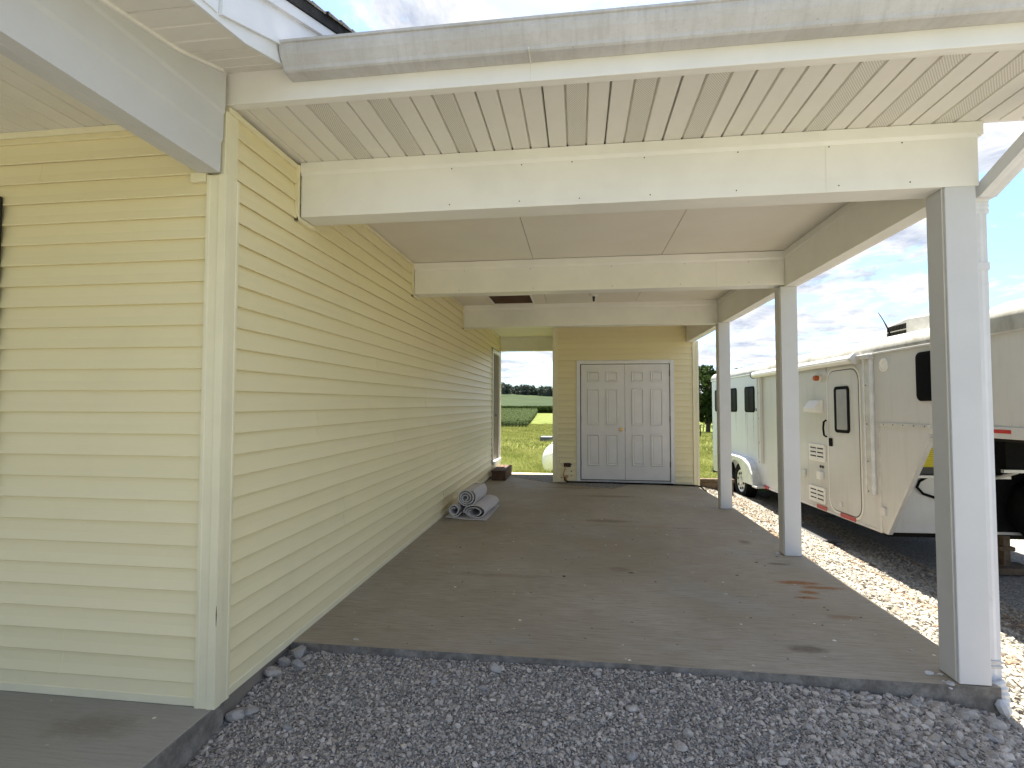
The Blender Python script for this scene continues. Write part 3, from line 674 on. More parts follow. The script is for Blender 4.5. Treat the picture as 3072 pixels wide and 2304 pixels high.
# outlet with cord
ou = B('outlet_box', (1.375, SY - .030, .232), (1.50, SY - .006, .305), 'dark_metal', st, .004)
B('outlet_plate', (1.385, SY - .034, .24), (1.432, SY - .029, .297), 'hatch_wood', ou, .002); B('outlet_plate', (1.443, SY - .034, .24), (1.49, SY - .029, .297), 'hatch_wood', ou, .002)
for k in range(9):
    x = 1.29 + random.random() * .28; z = .03 + random.random() * .3
    put(MB().lathe([(random.uniform(.004, .012), 0), (.003, -.003)], (x, SY - .008, z), 'y', 7), 'mud_spot', 'wood_brown', ou)
cord = MB().tube([(1.405, SY - .035, .25), (1.40, SY - .06, .20), (1.375, SY - .06, .13), (1.37, SY - .055, .08), (1.385, SY - .06, .05), (1.42, SY - .06, .04), (1.45, SY - .06, .075), (1.43, SY - .07, .095), (1.40, SY - .07, .07), (1.41, SY - .07, .03), (1.45, SY - .08, -.01)], .008, 8)
co = put(cord, 'extension_cord', 'cord_orange', smooth=True); tag(co, 'short orange cord coiled below the outlet on the storage room', 'cord')
hose_pts = [(1.39, SY - .06, .05), (1.40, SY - .07, .0), (1.44, SY - .09, -.015), (1.62, SY - .07, -.020), (2.2, SY - .075, -.022), (2.8, SY - .08, -.026), (3.3, SY - .10, -.030), (3.52, SY - .12, -.030), (3.62, SY - .17, -.028), (3.66, SY - .3, -.028), (3.665, SY - .6, -.05), (3.69, SY - 1.1, -.15)]
ho = put(MB().tube(hose_pts, .013, 8), 'garden_hose', 'black_rubber', smooth=True); tag(ho, 'black hose lying along the foot of the storage room doors', 'hose')

# step box and carpet rolls
sx = thing('wooden_step', 'brown wooden step box below the side door', 'step', (.2, 7.5, -.03))
put(MB().box((.078, 7.06, -.032), (.330, 7.95, .118)), 'box', 'wood_brown', sx, bevel=.004); put(MB().box((.072, 7.05, .118), (.200, 7.96, .146)), 'tread_board', 'wood_brown', sx, bevel=.004); put(MB().box((.204, 7.05, .118), (.336, 7.96, .145)), 'tread_board', 'wood_brown', sx, bevel=.004)
def carpet_roll(name, c, ang, length, r0, turns, th, squash, label, tilt=0, gap=.003, phase=0):
    """an open spiral of carpet, axis horizontal"""
    n = int(turns * 26); mb = MB(); inn, out_ = [], []
    pitch = th + gap
    for i in range(n + 1):
        a = i / n * turns * 2 * math.pi + phase; r = r0 + pitch * (i / n) * turns + (gap * 1.5) * math.sin(a * 1.0 + 1) * (i / n)
        inn.append((r * math.cos(a) * squash[0], r * math.sin(a) * squash[1])); out_.append(((r + th) * math.cos(a) * squash[0], (r + th) * math.sin(a) * squash[1]))
    zmin = min(p[1] for p in out_); vs = []
    for t in (0, length):
        for p in inn: vs.append((p[0], t, p[1] - zmin))
        for p in out_: vs.append((p[0], t, p[1] - zmin))
    k = n + 1
    f_out = [(k + i, k + i + 1, 3 * k + i + 1, 3 * k + i) for i in range(n)]; f_in = [(i, i + 1, 2 * k + i + 1, 2 * k + i) for i in range(n)]
    f_end = [(i, i + 1, k + i + 1, k + i) for i in range(n)] + [(2 * k + i, 2 * k + i + 1, 3 * k + i + 1, 3 * k + i) for i in range(n)] + [(n, k + n, 3 * k + n, 2 * k + n), (0, k, 3 * k, 2 * k)]
    mb.add(vs, f_out, 0); mb.add(vs, f_in + f_end, 1)
    o = put(mb, name, ['carpet', 'carpet_back'], smooth=True, local=True); o.location = c; o.rotation_euler = (0, 0, ang); tag(o, label, 'carpet', None); return o
cp = MB(); nx, ny = 10, 12; vs = []
for top in (0, 1):
    for i in range(nx + 1):
        for j in range(ny + 1):
            u, v = i / nx, j / ny
            x = (.075 + .50 * u) * (1 - v) + (.09 + .505 * u) * v; y = (3.80 - .07 * u) * (1 - v) + (4.68 - .05 * u) * v
            z = .004 + .009 * top + .012 * max(0, .25 - u) * 4 * max(0, 1 - v * 4) + .002 * math.sin(9 * u + 5 * v); vs.append((x, y, z))
k = (nx + 1) * (ny + 1); I = lambda i, j: i * (ny + 1) + j
fs = [(k + I(i, j), k + I(i + 1, j), k + I(i + 1, j + 1), k + I(i, j + 1)) for i in range(nx) for j in range(ny)]
rim = [I(i, 0) for i in range(nx + 1)] + [I(nx, j) for j in range(1, ny + 1)] + [I(i, ny) for i in range(nx - 1, -1, -1)] + [I(0, j) for j in range(ny - 1, 0, -1)]
fs += [(rim[i], rim[(i + 1) % len(rim)], k + rim[(i + 1) % len(rim)], k + rim[i]) for i in range(len(rim))]
cp.add(vs, fs); o = put(cp, 'carpet_piece', 'carpet'); tag(o, 'flat grey carpet piece lying under the rolls by the yellow wall', 'carpet')
carpet_roll('carpet_roll', (.165, 3.83, .016), R(-3), .62, .026, 1.8, .011, (1, 1.05), 'thin grey carpet roll against the yellow wall', gap=.012, phase=1)
carpet_roll('carpet_roll', (.405, 3.80, .016), R(-4), .72, .040, 2.2, .011, (1.25, .72), 'flattened grey carpet roll with an open oval centre', gap=.019, phase=2)
carpet_roll('carpet_roll', (.292, 3.90, .128), R(-3), .55, .014, 3.4, .0125, (1.08, 1), 'thick grey carpet roll lying on top of two others', gap=.0135, phase=4.6)

# leaf crumbs and grit blown on the slab
def litter(n):
    x = RNG.uniform(.1, 3.55, n); y = RNG.uniform(.66, 7.0, n); r = RNG.uniform(.003, .011, n) * np.where(RNG.random(n) < .08, 1.9, 1); a = RNG.uniform(0, 6.28, n); z = slab_z(x, y) + .0015
    V = np.zeros((n, 4, 3))
    for k in range(4):
        t = a + k * 1.57; rr = r * RNG.uniform(.35, 1.2, n); V[:, k] = np.stack([x + rr * np.cos(t) * 1.3, y + rr * np.sin(t), z + RNG.uniform(0, .004, n)], -1)
    g = RNG.random(n)[:, None]; c = np.where(g < .62, (.05, .038, .025), np.where(g < .8, (.16, .10, .05), (.55, .53, .48)))
    rawmesh('leaf_litter', V.reshape(-1, 3), np.arange(n * 4).reshape(-1, 4), 'stone', cols=np.repeat(c, 4, 0).astype(np.float32), kind='stuff')
litter(420)
# ------------------------------------------------------------------ gravel stones
def stones(n, xr, yr, rmin, rmax, keep, pal, seg='octa', name='gravel_stones', sink=.25, big=None):
    x = RNG.uniform(*xr, n); y = RNG.uniform(*yr, n); m = keep(x, y); x, y = x[m], y[m]; n = len(x)
    r = rmin + (rmax - rmin) * RNG.random(n) ** 2.6
    if big is not None: r *= big(x, y)
    if seg == 'octa':
        T = np.array([(1, 0, 0), (-1, 0, 0), (0, 1, 0), (0, -1, 0), (0, 0, 1), (0, 0, -1)], float)
        Fc = np.array([(0, 2, 4), (2, 1, 4), (1, 3, 4), (3, 0, 4), (2, 0, 5), (1, 2, 5), (3, 1, 5), (0, 3, 5)])
    else:
        p = (1 + 5 ** .5) / 2
        T = np.array([(-1, p, 0), (1, p, 0), (-1, -p, 0), (1, -p, 0), (0, -1, p), (0, 1, p), (0, -1, -p), (0, 1, -p), (p, 0, -1), (p, 0, 1), (-p, 0, -1), (-p, 0, 1)]) / math.sqrt(1 + p * p)
        Fc = np.array([(0, 11, 5), (0, 5, 1), (0, 1, 7), (0, 7, 10), (0, 10, 11), (1, 5, 9), (5, 11, 4), (11, 10, 2), (10, 7, 6), (7, 1, 8), (3, 9, 4), (3, 4, 2), (3, 2, 6), (3, 6, 8), (3, 8, 9), (4, 9, 5), (2, 4, 11), (6, 2, 10), (8, 6, 7), (9, 8, 1)])
    V = T[None] * RNG.uniform(.7, 1.25, (n, len(T), 1)) * np.stack([RNG.uniform(.8, 1.5, n), RNG.uniform(.7, 1.05, n), RNG.uniform(.45, .8, n)], -1)[:, None]
    a, b, c = RNG.uniform(0, 6.28, n), RNG.normal(0, .45, n), RNG.normal(0, .45, n)
    def rot(V, i, j, t): 
        W = V.copy(); ct, s = np.cos(t)[:, None], np.sin(t)[:, None]; W[..., i] = V[..., i] * ct - V[..., j] * s; W[..., j] = V[..., i] * s + V[..., j] * ct; return W
    V = rot(rot(rot(V, 0, 2, b), 1, 2, c), 0, 1, a) * r[:, None, None]
    V[..., 0] += x[:, None]; V[..., 1] += y[:, None]; V[..., 2] += (hgt(x, y) + r * sink)[:, None]
    F = Fc[None] + (np.arange(n) * len(T))[:, None, None]
    g = np.clip(RNG.normal(.5, .24, n), 0, 1)[:, None]; tone = pal(x, y, n)
    col = tone[0] * (1 - g) + tone[1] * g; col = np.repeat(col, len(T), 0)
    return rawmesh(name, V.reshape(-1, 3), F.reshape(-1, 3), 'stone', cols=col.astype(np.float32), kind='stuff')
def keep_front(x, y): return ((y < .612) | (x > 3.65)) & ((x > .03) | (y > .08)) & (x > -.01)
def pal_grey(x, y, n): return np.tile((.165, .148, .124), (n, 1)), np.tile((.68, .61, .52), (n, 1))
def pal_warm(x, y, n):
    w = (np.sin(x * 5.1 + 2.2 * y) * np.sin(y * 3.3 - x) > .45)[:, None] * RNG.random((n, 1))
    return np.tile((.17, .145, .11), (n, 1)), np.array((.50, .465, .39)) * (1 - w) + np.array((.34, .20, .10)) * w
bigr = lambda x, y: 1 + .9 * sst(2.3, 3.6, x) * (1 if True else 0)
stones(78000, (0, 4.4), (-.45, .64), .0030, .0085, keep_front, pal_grey, sink=.5, big=bigr)
stones(9500, (0, 4.4), (-.45, .64), .006, .0155, keep_front, pal_grey, 'ico', sink=.35, big=bigr)
stones(620, (0.02, 4.3), (-.4, .60), .012, .021, keep_front, pal_grey, 'ico', big=lambda x, y: .7 + .55 * sst(2.0, 3.7, x))
kr = lambda x, y: ((x > 3.66) | (y < .6)) & ((y < 7.95) | (x > 4.4))
stones(42000, (3.66, 6.0), (.55, 10.6), .010, .026, kr, pal_warm, 'octa', sink=.3)
stones(9000, (3.66, 5.6), (.3, 5.5), .012, .032, kr, pal_warm, 'ico', sink=.3)
stones(14000, (4.4, 9.5), (-1.5, 3.5), .012, .028, lambda x, y: x > 0, pal_warm, 'octa', sink=.3)
# single rocks one can pick out
import bmesh
def rock(x, y, r, label, group=None, flat=.7):
    bm = bmesh.new(); bmesh.ops.create_icosphere(bm, subdivisions=2, radius=1)
    cuts = [Vector((random.gauss(0, 1), random.gauss(0, 1), random.gauss(0, 1))).normalized() for _ in range(9)]
    for v in bm.verts:
        for c in cuts:
            dd = v.co.dot(c)
            if dd > .62: v.co -= c * (dd - .62)
    sx_, sy_ = random.uniform(.9, 1.35), random.uniform(.8, 1.05); a = random.uniform(0, 6.28)
    for v in bm.verts:
        X, Y, Z = v.co.x * sx_, v.co.y * sy_, v.co.z * flat; v.co = Vector((X * math.cos(a) - Y * math.sin(a), X * math.sin(a) + Y * math.cos(a), Z)) * r
    me = bpy.data.meshes.new('limestone_rock'); bm.to_mesh(me); bm.free(); me.materials.append(M['rock'])
    o = bpy.data.objects.new('limestone_rock', me); COL.objects.link(o); o.location = (x, y, float(hgt(x, y)) + r * flat * .45); tag(o, label, 'rock', group)
lab_c = 'grey limestone chunk lying against the foot of the yellow side wall'
for x, y, r in ((.045, .105, .042), (.10, .135, .036), (.035, .40, .046), (.05, .49, .043), (.09, .565, .052), (.14, .475, .042), (.15, .54, .028)): rock(x, y, r, lab_c, 'limestone chunks at the house wall', .8)
rock(1.198, .545, .034, 'pale grey stone standing against the front edge of the carport slab', flat=.9)
lab_g = 'loose grey stone larger than the gravel around it'
for x, y, r in ((.32, .06, .026), (.903, .42, .022), (1.158, .40, .023), (1.72, .56, .024), (1.883, .33, .027), (1.852, .05, .028), (2.06, .12, .032), (2.10, .20, .030), (2.648, .33, .027), (.67, .55, .020), (2.45, .10, .028), (3.15, .22, .030)): rock(x, y, r, lab_g, 'larger stones in the grey gravel')
lab_s = 'broken grey stone piled at the deep end of the slab edge'
for x, y, r in ((2.92, .585, .028), (3.02, .57, .026), (3.22, .57, .034), (3.33, .56, .036), (3.43, .545, .042), (3.54, .53, .040), (3.10, .54, .024), (3.72, .55, .045), (3.82, .50, .038), (3.60, .42, .034), (3.42, .40, .036)): rock(x, y, r, lab_s, 'stones along the slab edge')

# ------------------------------------------------------------------ lawn details
def blades(n, xr, yr, h, w, keep, lo=0, hi=1):
    x = RNG.uniform(*xr, n); y = RNG.uniform(*yr, n); m = keep(x, y); x, y = x[m], y[m]; n = len(x)
    clump = np.clip(.5 + .5 * np.sin(x * 1.7 + .6 * np.sin(y * 1.3)) * np.sin(y * .9 + x * .5), 0, 1)
    hh = h * RNG.uniform(.5, 1.2, n) * (.7 + .5 * clump); a = RNG.uniform(0, 6.28, n); ww = w * RNG.uniform(.6, 1.3, n); z = hgt(x, y) - .02
    lean = RNG.normal(0, .45, (n, 2)) * hh[:, None]
    V = np.zeros((n, 3, 3)); V[:, 0] = np.stack([x - ww * np.cos(a), y - ww * np.sin(a), z], -1); V[:, 1] = np.stack([x + ww * np.cos(a), y + ww * np.sin(a), z], -1)
    V[:, 2] = np.stack([x + lean[:, 0], y + lean[:, 1], z + hh], -1)
    c = np.clip(.15 + .55 * (1 - clump) + RNG.normal(0, .22, n), 0, 1); c = np.repeat(c, 3); c[2::3] = np.clip(c[2::3] + .2, 0, 1)
    return rawmesh('lawn_grass', V.reshape(-1, 3), np.arange(n * 3).reshape(-1, 3), 'grass_blade', cols=c.astype(np.float32), kind='stuff')
kl = lambda x, y: ((x < 4.4) | (y > 10.6)) & ((y > 8.75) | (x > 3.72) | ((x > .02) & (x < 1.2)) )
blades(120000, (-6, 9), (8.36, 24), .085, .010, kl)
blades(60000, (-12, 18), (22, 62), .16, .035, lambda x, y: x > -99)
blades(40000, (-14, 4), (56, 125), .30, .08, lambda x, y: x > -99)
# corn
def corn_field(n_rows, x_right, y0, y1, name, step=.28, xr=0):
    P = []
    dirx = (-13.8 + 9.7) / (196 - 112.6)
    for r in range(n_rows):
        ys = np.arange(y0, y1, step) + RNG.normal(0, .06, len(np.arange(y0, y1, step)))
        P.append(np.stack([x_right + dirx * (ys - 112.6) - r * .76 + RNG.normal(0, .05, len(ys)), ys], -1))
    P = np.concatenate(P); n = len(P); x, y = P.T; z = hgt(x, y); H = RNG.uniform(1.9, 2.45, n)
    verts, cols = [], []; L = 9
    for k in range(L):
        t = (k + .8) / L; a = (k % 2) * math.pi + RNG.normal(1.57, .6, n); ln = .75 * (1 - abs(t - .55)) * RNG.uniform(.8, 1.2, n); zb = z + H * t * .92
        dx, dy = np.cos(a), np.sin(a); px, py = -dy * .05, dx * .05; rise = .30 * ln
        p0 = np.stack([x - px, y - py, zb], -1); p1 = np.stack([x + px, y + py, zb], -1)
        m0 = np.stack([x + dx * ln * .5 - px * 1.3, y + dy * ln * .5 - py * 1.3, zb + rise], -1); m1 = np.stack([x + dx * ln * .5 + px * 1.3, y + dy * ln * .5 + py * 1.3, zb + rise], -1)
        e0 = np.stack([x + dx * ln - px * .2, y + dy * ln - py * .2, zb + rise * .35], -1); e1 = np.stack([x + dx * ln + px * .2, y + dy * ln + py * .2, zb + rise * .35], -1)
        verts += [np.stack([p0, p1, m1, m0], 1), np.stack([m0, m1, e1, e0], 1)]
        c = np.clip(.25 + .5 * t + RNG.normal(0, .18, n), 0, 1); cols += [np.repeat(c, 4), np.repeat(c, 4)]
    w = .03; verts.append(np.stack([np.stack([x - w, y, z], -1), np.stack([x + w, y, z], -1), np.stack([x + w * .4, y, z + H], -1), np.stack([x - w * .4, y, z + H], -1)], 1)); cols.append(np.full(n * 4, .45))
    V = np.concatenate(verts).reshape(-1, 3); C = np.concatenate(cols).astype(np.float32)
    return rawmesh(name, V, np.arange(len(V)).reshape(-1, 4), 'corn_leaf', cols=C, kind='stuff')
corn_field(34, -9.9, 110, 190, 'corn_field', .55)
# far strip of corn behind the grass
def corn_strip():
    n = 5200; x = RNG.uniform(-30, 40, n); y = RNG.uniform(197, 205, n); z = hgt(x, y); V = []; C = []
    for k in range(4):
        a = RNG.uniform(0, 6.28, n); s = RNG.uniform(.25, .6, n); zz = z + RNG.uniform(.2, 2.2, n); dx, dy = np.cos(a) * s, np.sin(a) * s
        V.append(np.stack([np.stack([x - dx, y - dy, zz], -1), np.stack([x + dx, y + dy, zz - .2], -1), np.stack([x + dx * .6, y + dy * .6, zz + s], -1), np.stack([x - dx * .8, y - dy * .8, zz + s * .8], -1)], 1))
        C.append(np.repeat(np.clip((zz - z) / 2.6 * .8 + RNG.normal(0, .15, n), 0, 1), 4))
    V = np.concatenate(V).reshape(-1, 3); rawmesh('corn_strip', V, np.arange(len(V)).reshape(-1, 4), 'corn_leaf', cols=np.concatenate(C).astype(np.float32), kind='stuff')
corn_strip()

# foliage
def leaf_cloud(centres, radii, per, size, rng=RNG, flat=.8):
    V, C = [], []
    for (cx, cy, cz_), r in zip(centres, radii):
        n = max(12, int(per * r * r)); d = rng.normal(0, 1, (n, 3)); d /= np.linalg.norm(d, axis=1)[:, None]; rad = r * rng.uniform(.55, 1.0, n)[:, None] ** .5
        p = d * rad * (1, 1, flat) + (cx, cy, cz_); a = rng.normal(0, 1, (n, 3)); a /= np.linalg.norm(a, axis=1)[:, None]; b = np.cross(a, rng.normal(0, 1, (n, 3))); b /= np.linalg.norm(b, axis=1)[:, None]
        s = size * rng.uniform(.6, 1.4, n)[:, None]; V.append(np.stack([p - a * s, p + b * s * .6, p + a * s, p - b * s * .6], 1))
        C.append(np.repeat(np.clip(rng.normal(.45, .25, n), 0, 1), 4))
    V = np.concatenate(V).reshape(-1, 3); return V, np.arange(len(V)).reshape(-1, 4), np.concatenate(C).astype(np.float32)
def tree(x, y, h, spread, label, group=None, size=.16, per=90, low=.3, nb=34):
    z = float(hgt(x, y)); t = thing('broadleaf_tree', label, 'tree', (x, y, z), 0, group)
    mb = MB().tube([(0, 0, -.2), (.05, 0, h * .2), (-.05, .1, h * .45), (.1, 0, h * .75)], [h * .035, h * .028, h * .02, h * .006], 9)
    cs, rs = [], []
    for k in range(nb):
        a = random.uniform(0, 6.28); zz = random.uniform(low, .92); prof = math.sin(math.pi * min(1, (zz - low + .12) / (1.12 - low))) ** .6
        rr = spread * prof * random.uniform(.25, 1.0); c = (rr * math.cos(a), rr * math.sin(a), h * zz); cs.append(c); rs.append(spread * random.uniform(.20, .36))
        if k % 3 == 0: mb.tube([(0, 0, h * max(.2, zz - .3)), (c[0] * .5, c[1] * .5, h * (zz - .1)), c], [h * .012, h * .008, h * .003], 6)
    put(mb, 'trunk', 'bark', t, local=True, smooth=True)
    V, F, C = leaf_cloud(cs, rs, per, size); rawmesh('crown', V, F, 'tree_leaf', parent=t, cols=C)
tree(17.0, 62, 8.1, 3.3, 'tall dark tree with gaps in its crown right of the storage room', size=.17, per=230, low=.2, nb=56)
tree(22.5, 66, 8.4, 2.6, 'tree whose ragged top shows above the trailer roof', size=.2, per=110)
tree(20.4, 58, 4.6, 1.8, 'lower bushy tree beside the rear end of the trailer', size=.15, per=130, low=.12)
for x, y, h, s in ((14.9, 70, 2.2, 2.0), (18.5, 71, 2.4, 2.2)):
    z = float(hgt(x, y)); sbm = thing('shrub', 'low green shrub growing behind the tall tree', 'shrub', (x, y, z), 0, 'low shrubs behind the trees')
    put(MB().tube([(0, 0, -.1), (.1, 0, h * .5)], [.08, .03], 7), 'stem', 'bark', sbm, local=True)
    cs = [(random.uniform(-s, s), random.uniform(-.8, .8), random.uniform(.3, h * .8)) for _ in range(14)]
    V, F, C = leaf_cloud(cs, [random.uniform(.5, .9) for _ in cs], 150, .14); rawmesh('foliage', V, F, 'grass_blade', parent=sbm, cols=C * .4)
# far woods on the ridge
cs, rs = [], []
for k in range(460):
    x = random.uniform(-150, 190); y = random.uniform(398, 432); h = random.uniform(4.6, 8.2) * (1.15 if x < -58 else 1); z = float(hgt(x, y)); w = random.uniform(1.8, 3.4)
    for q in range(5): cs.append((x + random.uniform(-w, w) * .5, y + random.uniform(-1, 1), z + h * (.12 + .19 * q))); rs.append(w * (1.05 - .13 * q))
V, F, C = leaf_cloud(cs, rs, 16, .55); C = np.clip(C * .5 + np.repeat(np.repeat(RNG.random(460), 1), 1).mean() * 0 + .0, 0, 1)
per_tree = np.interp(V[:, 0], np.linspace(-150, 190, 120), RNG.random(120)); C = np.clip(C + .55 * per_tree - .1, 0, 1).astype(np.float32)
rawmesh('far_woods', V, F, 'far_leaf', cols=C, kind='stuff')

# propane tank, raised bed, posts, edging
tk = thing('propane_tank', 'white propane tank on the lawn beyond the carport', 'tank', (2.0, 11.7, -.78))
tank_prof = []
for i in range(9): t = i / 8 * math.pi / 2; tank_prof.append((.47 * math.sin(t) + .0005, .42 - .42 * math.cos(t)))
tank_prof += [(.47, 2.2)] + [(.47 * math.cos(i / 8 * math.pi / 2) + .0005, 2.2 + .42 * math.sin(i / 8 * math.pi / 2)) for i in range(1, 9)]
put(MB().lathe(tank_prof, (.665, 11.72, -.165), 'x', 36), 'shell', 'tank_paint', tk, smooth=True)
for x in (1.25, 2.7): B('leg', (x, 11.42, -.85), (x + .12, 12.02, -.52), 'tank_paint', tk, .01)
dm = put(MB().lathe([(.17, -.02), (.17, .12), (.15, .17), (.02, .18)], (1.98, 11.72, .30), 'z', 20), 'valve_dome', 'tank_paint', tk, smooth=True)
put(MB().tube([(.93, 11.72, .26), (.93, 11.72, .315), (1.03, 11.72, .315), (1.03, 11.72, .26)], .012, 6), 'lifting_lug', 'tank_paint', tk); put(MB().box((.80, 11.40, -.60), (.86, 11.44, -.52)), 'data_plate', 'dark_metal', tk)
bed = thing('raised_bed', 'grey corrugated metal garden bed on the far lawn', 'garden bed', (-.42, 31.0, float(hgt(-.42, 31))))
zb = float(hgt(-.42, 31)); poly = []
def wav(a, b, n):
    return [(a[0] + (b[0] - a[0]) * i / n + (.012 if i % 2 else -.012) * (1 if a[0] == b[0] else 0), a[1] + (b[1] - a[1]) * i / n + (.012 if i % 2 else -.012) * (1 if a[1] == b[1] else 0)) for i in range(n)]
ring = wav((-.78, 30.7), (-.06, 30.7), 24) + wav((-.06, 30.7), (-.06, 32.1), 40) + wav((-.06, 32.1), (-.78, 32.1), 24) + wav((-.78, 32.1), (-.78, 30.7), 40)
put(MB().prism(ring, 'z', zb - .1, zb + .27), 'wall', 'galvanised', bed); put(MB().box((-.80, 30.67, zb + .262), (-.04, 30.73, zb + .29)), 'rim', 'galvanised', bed)
for (x, y, h, lb) in ((.05, 31.0, .74, 'short dark post standing beside the raised garden bed'), (11.95, 43.6, 1.05, 'dark post standing out on the mown grass')):
    z = float(hgt(x, y)); pm = MB().tube([(x, y, z - .2), (x + .01, y, z + h * .5), (x, y, z + h - .03), (x, y, z + h)], [.055, .05, .05, .02], 8); o = put(pm, 'garden_post', 'dark_post', smooth=True); tag(o, lb, 'post')
tm = thing('timber_edging', 'weathered timber edging between the gravel and the lawn', 'edging', (4.0, 8.0, -.2))
put(MB().box((3.70, 7.93, -.40), (4.50, 8.06, -.115)), 'sleeper', 'timber', tm, bevel=.01); put(MB().box((3.69, 7.925, -.115), (4.52, 8.07, -.052)), 'sleeper', 'timber', tm, bevel=.01)

# ------------------------------------------------------------------ horse trailer   local: X inward, Y rearward, Z up from the ground
TZ = -.69
tr = thing('horse_trailer', 'long white gooseneck horse trailer with living quarters parked on gravel', 'trailer', (5.389, 4.833, TZ), R(2.42))
tr.rotation_euler[0] = R(-.45)
W = 2.36
def TP(name, mb, mat, par=tr, **k): return put(MB_shift(mb), name, mat, par, local=True, **k)
def MB_shift(mb): mb.v = [(x, y, z - TZ) for x, y, z in mb.v]; return mb
def tb(name, x0, x1, t0, t1, z0, z1, mat, par=tr, bevel=.004): return TP(name, MB().box((x0, t0, z0), (x1, t1, z1)), mat, par, bevel=bevel)
body = TP('body', MB().prism([(6.95, -.24), (.0, -.24), (.0, 1.03), (-2.5, 1.03), (-2.75, 1.22), (-2.75, 2.0), (6.95, 2.0)], 'x', 0, W), 'trailer_skin', bevel=.006)
TP('rear_panel', MB().box((-.005, 3.90, -.22), (.0, 6.945, 1.985)), 'trailer_white', body)
def roof_sec(dx=0, dz=0):
    h = [(-.012 - dx, 2.0), (-.016 - dx, 2.05 + dz), (.005 - dx, 2.11 + dz), (.06, 2.17 + dz), (.16, 2.212 + dz), (.5, 2.26 + dz), (W / 2, 2.285 + dz)]
    return h + [(W - x, z) for x, z in h[::-1][1:]]
TP('roof', MB().prism(roof_sec(), 'y', -1.68, 7.0), 'trailer_roof', smooth=True); TP('nose_cap', MB().prism(roof_sec(.02, .085), 'y', -2.8, -1.68), 'trailer_roof', smooth=True)
tb('roof_rail', -.024, .0, -1.68, 6.98, 1.988, 2.012, 'aluminium'); tb('roof_rail', -.030, .0, -2.78, -1.70, 1.988, 2.014, 'aluminium')
for nm, X0, X1 in (('wing', 0, .035), ('wing', W - .035, W)):
    wg = TP(nm, MB().prism([(-.0, -.24), (-.10, -.24), (-.87, .99), (-.87, 1.035), (-.0, 1.035)], 'x', X0 - .002, X1), 'trailer_skin')
    if X0 == 0:
        put(MB_shift(MB().prism([(-.09, -.24), (-.12, -.24), (-.90, .985), (-.86, .985)], 'x', -.006, .045)), 'wing_edge', 'aluminium', wg, local=True)
        put(MB_shift(MB().box((-.012, -.90, 1.085), (.0, .02, 1.125))), 'wing_trim', 'aluminium', wg, local=True, bevel=.003); put(MB_shift(MB().box((-.010, -.015, -.24), (.0, .03, 1.085))), 'wing_trim', 'aluminium', wg, local=True, bevel=.003)
        for k in range(5): put(MB_shift(MB().lathe([(.008, 0), (.006, -.004)], (-.012, -.1 - k * .18, 1.105), 'x', 8)), 'rivet', 'dark_metal', wg, local=True)
        put(MB_shift(MB().box((-.03, -.10, -.02), (.0, -.04, .08))), 'corner_bracket', 'aluminium', wg, local=True, bevel=.004)
tb('lower_rail', -.010, .0, .0, 6.95, -.25, -.215, 'aluminium')
for t0, t1 in ((1.30, 1.82 - .22), (.55, .93), (3.50, 3.66), (6.70, 6.93)): tb('reflector', -.014, -.009, t0, t1, -.238, -.178 if t1 < 3 else -.19, 'reflector_red')
tb('nose_seam', -.010, .0, -1.70, -1.665, 1.12, 1.99, 'aluminium')
for k in range(6): TP('rivet', MB().lathe([(.010, 0), (.007, -.005)], (-.010, -1.682, 1.22 + k * .15), 'x', 8), 'dark_metal')
tb('nose_rail', -.012, .0, -2.72, -1.0, 1.03, 1.135, 'trailer_skin'); tb('reflector', -.016, -.011, -1.90, -1.60, 1.078, 1.112, 'reflector_red')
# windows
def twin(t0, t1, z0, z1, blind=False, par=tr, X=-.018):
    w = TP('window', MB().rrect(t0, t1, z0, z1, .07, 'x', X, .004), 'black_rubber', par, bevel=.004)
    put(MB_shift(MB().rrect(t0 + .035, t1 - .035, z0 + .035, z1 - .035, .045, 'x', X - .004, X + .002)), 'pane', 'glass_dark', w, local=True)
    if not blind:
        put(MB_shift(MB().box((X - .007, (t0 + t1) / 2 - .008, z0 + .035), (X - .003, (t0 + t1) / 2 + .008, z1 - .035))), 'mullion', 'black_rubber', w, local=True)
    return w
for t0 in (4.05, 5.09, 6.13): twin(t0, t0 + .55, 1.215, 1.755)
bw = twin(-1.45, -.71, 1.385, 1.93)
for t0, ln in ((4.12, .62), (4.48, .85), (4.56, .5), (5.16, .45), (5.52, .7)): TP('dirt_streak', MB().prism([(t0, 1.20), (t0 + .035, 1.20), (t0 + .028, 1.20 - ln * .5), (t0 + .014, 1.20 - ln)], 'x', -.0065, -.005), 'streak_grey')
# door
dr = TP('door', MB().rrect(.42, 1.19, -.165, 1.84, .16, 'x', -.014, .004), 'trailer_skin', bevel=.004)
for r_, x_ in ((.0, -.008),): TP('door_trim', MB().rrect(.375, 1.235, -.21, 1.885, .20, 'x', -.007, .004), 'vent_plastic', dr); TP('door_seal', MB().rrect(.408, 1.202, -.177, 1.852, .17, 'x', -.0085, .004), 'dark_metal', dr)
dw = TP('door_window', MB().rrect(.62, 1.0, .955, 1.615, .06, 'x', -.028, -.012), 'black_rubber', dr, bevel=.003); TP('door_blind', MB().rrect(.665, .925, 1.0, 1.57, .02, 'x', -.032, -.026), 'window_blind', dr)
TP('grab_handle', MB().tube([(-.012, 1.255, 1.125), (-.045, 1.262, 1.10), (-.055, 1.262, 1.0), (-.045, 1.262, .90), (-.012, 1.255, .875)], .014, 10), 'black_rubber', smooth=True)
TP('latch', MB().rrect(1.085, 1.165, .745, .865, .012, 'x', -.03, -.012), 'black_rubber', dr); TP('door_catch', MB().box((-.03, .86, -.09), (-.012, .93, -.02)), 'aluminium', dr)
